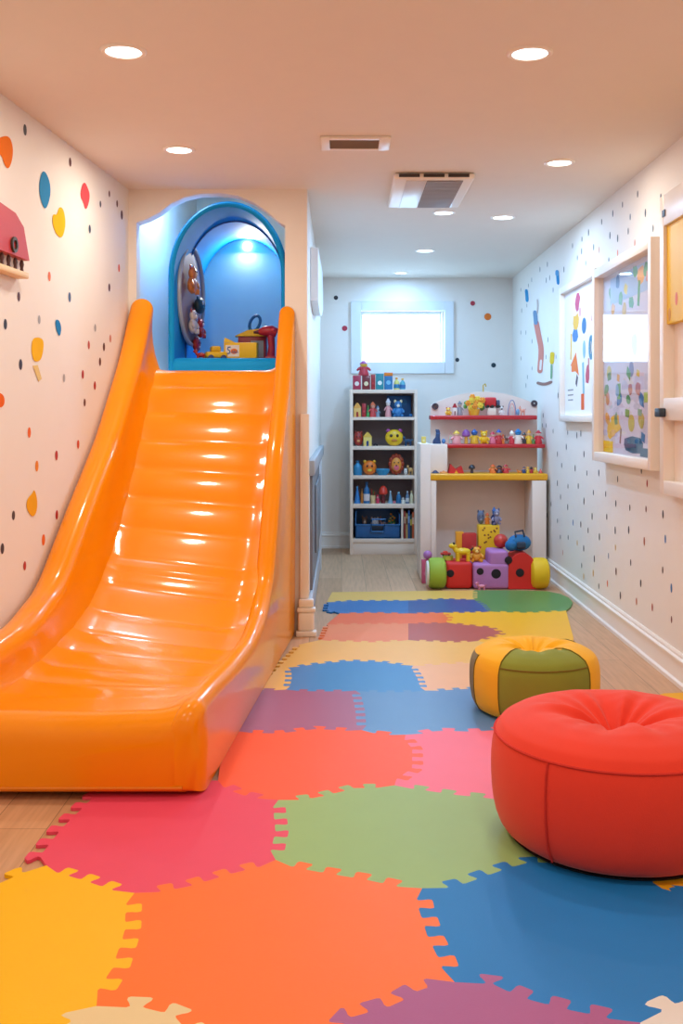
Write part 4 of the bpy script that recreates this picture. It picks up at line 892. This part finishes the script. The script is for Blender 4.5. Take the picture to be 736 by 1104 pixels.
MB().box(-.055, .03, -.03, .03, .066, .135, bev=.012, seg=3).build('trailer', M('D42C34', .35), t); MB().box(.032, .058, -.028, .028, .066, .115, bev=.008).build('cab', M('48506C', .35), t)
b = MB()
for sx in (-.035, .0, .045):
    for sy in (-.027, .027): b.cyl((sx, sy-.006, .067), (sx, sy+.006, .067), .012)
b.build('wheels', M('202020', .5), t)
GT = 'toys on the lower red ledge'
row(7.92, .979, [('boot', 466.5, 475, 463, ('24406C', '3C6090'), 'navy toy seal'), ('ball', 476, 480, 473, ('4C80B8',), 'small blue toy ball')], 'on the white box left of the lower red ledge', GT)
row(7.93, .979, [('rainbow', 483, 488.5, 466, ('E8B0A8', 'D8E0B0', 'A8C8D8'), 'pastel toy rainbow'), ('figure', 488, 496, 464, ('F0A8A8', 'F4D8B8', 'F0C040'), 'pink toy figure with yellow hat'), ('mushroom', 498, 506.5, 463, ('8C4C98', 'E0B040'), 'purple toy mushroom'), ('figure', 507.5, 515, 462.5, ('E8B428', '3068B0', '2458A0'), 'yellow toy figure with blue head'),
    ('bear', 516, 527, 464, ('F2C020', 'F4DC80', 'E8A818'), 'big yellow teddy bear'), ('figure', 527.8, 534, 465, ('E87890', 'F0D0C0', 'C83848'), 'rose toy figure with red hat'), ('figure', 534.3, 540.5, 462.5, ('C83038', 'F0C8A8', '3050A0'), 'red toy figure with navy hat'), ('figure', 540.8, 543.6, 468, ('EE8430', 'F0C090', 'D86020'), 'orange slim toy figure'), ('animal', 543.8, 548.4, 469, ('6C4838', '4C3028'), 'brown toy animal'),
    ('figure', 549, 554.2, 464, ('D03440', 'F4E4DC', 'F4ECE8'), 'red toy figure with white hat'), ('figure', 554.5, 562, 462, ('F0E0D0', '2C8CC8', '2078B8'), 'white toy figure with sky blue head'), ('figure', 563, 567, 466, ('3C3840', 'C89870', '282830'), 'black toy figure'), ('figure', 567.2, 572.5, 463, ('F0C030', 'F0D0A0', 'F0A020'), 'yellow toy figure with amber hat'), ('cone', 572.8, 576.6, 468, ('5C9850', '80B868'), 'green toy cone'), ('figure', 577, 583.5, 463.5, ('D42C38', 'F4DCD0', 'C02030'), 'crimson toy figure, rightmost')], 'on the lower red ledge', GT)
GT = 'toys on the yellow tabletop'
row(7.83, .766, [('cone', 464.5, 473, 503, ('34406C', 'C04048'), 'navy toy cone with red tip'), ('box', 473.5, 482, 509, ('E89858', 'F0B078'), 'flat orange wooden block'), ('tent', 483, 499, 500, ('D42C30', 'F0B430'), 'red toy tent with yellow door'), ('mushroom', 505, 512, 501, ('302C34', '403C44'), 'black toy mushroom'),
    ('figure', 528, 534, 500.5, ('EE7C30', 'F0B078', 'E86420'), 'orange toy figure'), ('figure', 534.6, 541.4, 501.5, ('4C3438', 'A07058', '30242C'), 'dark brown toy figure'), ('figure', 541.8, 548, 500.5, ('D0383C', 'F0B8A0', 'B02C34'), 'red toy figure'), ('animal', 557, 562.5, 506.5, ('F09028', 'D87018'), 'orange toy animal'), ('figure', 563.2, 566.6, 503, ('2C4478', 'E0B898', '203460'), 'navy toy figure'), ('figure', 567, 570.4, 503, ('F0C430', 'F0D8A0', 'E8A820'), 'yellow toy figure'), ('figure', 570.8, 574.2, 503, ('B82C34', '3C2C2C', '282020'), 'red toy figure with black hat'), ('bear', 574.4, 579.4, 504, ('F2CC48', 'F4E0A0', 'E0B030'), 'tiny yellow teddy'), ('cone', 580.6, 584.4, 505.5, ('E04838', 'F07050'), 'small red toy cone')], 'on the yellow tabletop', GT)
p = at(456.5, 475, 7.85); put('box', ((456.5-VX)*7.85/F, 7.85, .9856), .032, .05, ('E8CC60', 'F4E8A8'), 'small yellow box on the left post of the white toy shelf', 'toys on the lower red ledge', d=.03)

# ================================================================== foam train and toy pile
CY = 7.40
def cxp(px): return (px-VX)*CY/F
tr = thing('foam_train', 'red and purple foam ride-on train with green and yellow wheels on the floor', 'toy train', (1.0, CY, 0))
def tx(a): return cxp(a)-1.0
FR = M('D8261E', .6, bump=.2, bscale=300); FP = M('B877B4', .6, bump=.2, bscale=300); HOLE = M('22161C', .8)
o = MB().box(tx(479), tx(507.5), -.10, .13, .004, .185, bev=.025, seg=4).build('foam_block', FR, tr); lab(o, 'red left block')
b = MB(); x0, x1, xm = tx(508), tx(546), tx(525)
b.box(x0, x1, -.115, .12, .004, .175, bev=.02, seg=4); b.box(xm, tx(545.5), -.105, .12, .10, .262, bev=.02, seg=4); lab(b.build('foam_block', FP, tr), 'purple middle block with tower')
b = MB(); x0, x1 = tx(545), tx(575); xc_, w_ = (x0+x1)/2, (x1-x0)/2
sec = [(x0, .004), (x1, .004), (x1, .10)]+[(xc_+w_*math.cos(PI*k/16), .13+.12*math.sin(PI*k/16)) for k in range(17)]+[(x0, .10)]
b.prism([(x, -.11, z) for x, z in sec], (0, .23, 0)); lab(b.build('foam_block', FR, tr, ang=30), 'red right domed block')
for px, py, r, dy in ((485.5, 618.5, .026, -.1), (517.3, 616, .024, -.115), (534.5, 618.5, .033, -.115), (560.3, 617.5, .029, -.11), (548, 604, .026, -.11)):
    z = CH-(py-VY)*7.29/F; x = (px-VX)*7.29/F-1.0
    MB().lathe([(.0001, -.003), (r*.8, -.003), (r, -.001), (r, .006), (.0001, .006)], c=(x, dy, z), axis='Y', n=20).build('hole', HOLE, tr)
wh = [(.0001, -.062), (.075, -.062), (.098, -.05), (.106, -.03), (.107, 0), (.106, .03), (.098, .05), (.075, .062), (.0001, .062)]
o = MB().lathe(wh, c=(tx(469.5), -.07, .1075), axis='X', n=40).build('wheel', M('9CB838', .65, bump=.2, bscale=300), tr); lab(o, 'lime green wheel')
MB().lathe([(.0001, -.012), (.08, -.012), (.085, -.004), (.085, .01)], c=(tx(469.5)-.058, -.07, .1075), axis='X', n=32).build('wheel_cover', M('F0E8E0', .5), tr)
o = MB().lathe(wh, c=(tx(579), -.07, .1075), axis='X', n=40).build('wheel', M('F0C010', .65, bump=.2, bscale=300), tr); lab(o, 'yellow wheel')
GP = 'toy pile on the foam train'
put('animal', (cxp(498), 7.37, .186), .17, .125, ('F0C41C', '241C10'), 'yellow toy dog with black ears on the red left block of the foam train', GP, d=.1)
put('box', (cxp(505)*7.66/CY, 7.66, .001), .105, .345, ('C42C2C', 'D84440'), 'tall red box standing behind the foam train', GP, d=.09)
put('box', (cxp(496.5)*7.66/CY-.01, 7.655, .001), .055, .355, ('EFA020', 'F4C850'), 'tall amber box left of the red box behind the foam train', GP, d=.07)
put('box', (cxp(483), 7.42, .186), .07, .03, ('A8B830', 'C8D050'), 'lime green block on the left end of the foam train', GP, d=.05)
put('car', (cxp(480.5), 7.42, .2167), .07, .03, ('C83028', 'E84838', '282020'), 'red toy car on the lime green block of the foam train', GP, d=.045)
put('box', (.598, 7.58, .001), .058, .165, ('D0587C', 'E07C98'), 'pink box beside the green wheel of the foam train', GP, d=.06)
put('ball', (.612, 7.58, .1668), .064, .064, ('B878B8',), 'lilac ball on the pink box beside the green wheel', GP)
t = put('box', ((526-VX)*7.66/F, 7.66, .001), .152, .405, ('F0C020', 'D87C20'), 'tall yellow spotted toy box in the middle of the toy pile', GP, d=.11)
b = MB()
for k in range(12):
    r = random.Random(k); b.ball((r.uniform(-.06, .06), -.0555, .25+r.uniform(.02, .14)), (.007, .0015, .007), u=8, v=6)
b.build('spots', M('8C4C18', .6), t)
for px, py, w_, h_, kind, cols, words in ((518.5, 549, .055, .10, 'round', ('64708C', '48546C', '8C94A8', '18181C'), 'grey blue plush creature'), (525.5, 553, .05, .085, 'figure', ('E87C24', 'F0B060', 'D85820'), 'orange toy figure'), (532, 549.5, .055, .13, 'figure', ('24386C', '2C66A8', '2058A0'), 'navy toy figure with blue head'), (538.5, 550, .07, .12, 'bear', ('8C88A4', 'B8B4C4', '706C88'), 'grey teddy bear')):
    X = (px-VX)*7.66/F; put(kind, (min(X, (534.5-VX)*7.66/F), 7.66-.02*(px > 530)+.02*(px < 530), .407), w_, h_, cols, words+' on top of the tall yellow toy box', GP)
put('bear', (cxp(513.5), 7.41, .176), .10, .11, ('EFA42C', 'F4CC70', 'B84420'), 'amber teddy bear on the purple block of the foam train', GP)
put('ball', (cxp(541), 7.46, .2625), .10, .10, ('D03C2C',), 'red ball resting on the purple tower of the foam train', GP)
t = thing('backpack', 'blue toy backpack lying on the red domed block of the foam train', 'backpack', (cxp(559), 7.385, .2515), .1, GP)
b = MB(); b.ball((0, 0, .058), (.085, .05, .0575)); b.ball((-.06, -.02, .042), (.045, .04, .04)); b.build('bag', M('1C6CA4', .7), t)
MB().box(-.03, .035, -.062, -.03, .02, .07, bev=.015, seg=3).build('pocket', M('2C3C50', .7), t)
MB().tube([(-.03, -.03, .1), (-.035, -.02, .135), (.02, -.02, .145), (.03, -.03, .1)], .007).build('strap', M('28384C', .7), t)
put('animal', (cxp(515.5), 7.23, .001), .075, .062, ('E88CA4', 'D86C8C'), 'small pink toy pig on the floor in front of the foam train', GP)

# ================================================================== toys in the pod
GO = 'toys on the blue pod floor'
pz = PZ0+.1015
def podx(px, Y): return (px-VX)*Y/F
Yp = 6.10
t = thing('game_box', 'yellow toy carton with a picture label on the blue pod floor', 'box', (podx(260, Yp), Yp, pz), -.12, GO)
MB().box(-.095, .095, -.03, .03, 0, .105, bev=.003).build('carton', M('F0C414', .5), t)
b = MB(); b.box(-.085, -.005, -.0315, -.0302, .025, .09, M('F4ECE0', .5)); b.ball((-.035, -.0318, .055), (.022, .0008, .016), M('EE7C28', .5), u=10, v=6)
b.tube([(-.055, -.032, .08), (-.07, -.032, .078), (-.072, -.032, .066), (-.06, -.032, .058), (-.058, -.032, .046), (-.074, -.032, .042)], .0035, M('2468B0', .5), n=6)
for k in range(3): b.tube([(-.048+k*.013, -.032, .045), (-.044+k*.013, -.032, .062), (-.039+k*.013, -.032, .045)], .0022, M('3070A8', .5), n=6)
b.build('label_sticker', None, t)
MB().prism([(-.095, -.031, .1052), (-.03, -.031, .1052), (-.09, -.031, .135)], (0, .004, 0)).build('flap', M('F0C82C', .5), t)
put('car', (podx(233, Yp), Yp-.01, pz), .12, .085, ('F0C41C', 'E8B818', '2C4C84'), 'yellow toy car with blue wheels on the blue pod floor', GO, d=.08, rz=.3)
put('animal', (podx(216, Yp), Yp+.02, pz), .08, .07, ('C03430', '8C2424'), 'red toy animal at the left end of the blue pod floor', GO)
Yq = 6.32
t = thing('toy_garage', 'toy house with yellow roof and blue ring handle on the blue pod floor', 'toy house', (podx(271, Yq), Yq, pz), 0, GO)
MB().box(-.075, .09, -.05, .05, 0, .155, bev=.004).build('walls', M('98303C', .5), t)
MB().box(.0, .075, -.0515, -.0502, .03, .13).build('shutter', M('8C96A4', .5), t)
MB().prism([(-.095, -.06, .155), (.11, -.06, .155), (.06, -.06, .2), (-.02, -.06, .19)], (0, .12, 0)).build('roof', M('F0C21C', .45), t)
MB().tube([(.02+.03*math.cos(2*PI*k/16)+.012*math.sin(2*PI*k/16), 0, .235+.045*math.sin(2*PI*k/16)) for k in range(16)], .009, closed=True).build('ring_handle', M('1C64A8', .4), t)
t = thing('toy_drill', 'red toy power drill standing on the blue pod floor, right side', 'toy', (podx(289, 6.2), 6.2, pz), 0, GO)
b = MB(); b.tube([(-.055, 0, .175), (-.02, 0, .18), (.02, 0, .18), (.05, 0, .17)], [.016, .03, .033, .026], n=14); b.tube([(.015, 0, .16), (.02, 0, .09), (.016, 0, .03)], [.022, .02, .024], n=12); b.box(-.015, .045, -.025, .025, 0, .035, bev=.01); b.build('body', M('C02838', .4), t)
MB().cyl((-.055, 0, .175), (-.085, 0, .172), .012, .006).build('chuck', M('5C2430', .4), t); MB().ball((.03, -.028, .185), (.012, .008, .012)).build('knob', M('E04858', .4), t)
# plush in the oval pocket (held by the pocket's net against the pod wall)
GQ = 'plush toys in the oval pocket'
wx = PC-PHW+.045
for y, z, w_, h_, kind, cols, words in ((6.22, 1.90, .15, .17, 'bear', ('E08C4C', 'F4E0C8', 'B83428'), 'orange plush bear with red ears'), (6.40, 1.80, .14, .10, 'round', ('2C4C58', '1C3440', '5C7C84', 'E0E0E0'), 'dark teal plush creature'),
        (6.25, 1.67, .13, .15, 'bear', ('E8DCD4', 'F0E4DC', 'B83028'), 'white plush bear with red ears'), (6.43, 1.66, .12, .12, 'bear', ('C83C34', 'F0E4DC', 'A82C28'), 'red plush bear'), (6.36, 1.57, .10, .085, 'round', ('B83030', '8C2424', 'E8D8D0', '1C1818'), 'small red plush creature')):
    put(kind, (wx+.12*(y-PYF-.13)+w_*.2, y, z), w_, h_, cols, words+' in the oval pocket of the blue pod', GQ, rz=PI/2-.12)
    [o for o in C.objects if o.get('group') == GQ][-1].scale = (1, .55, 1)
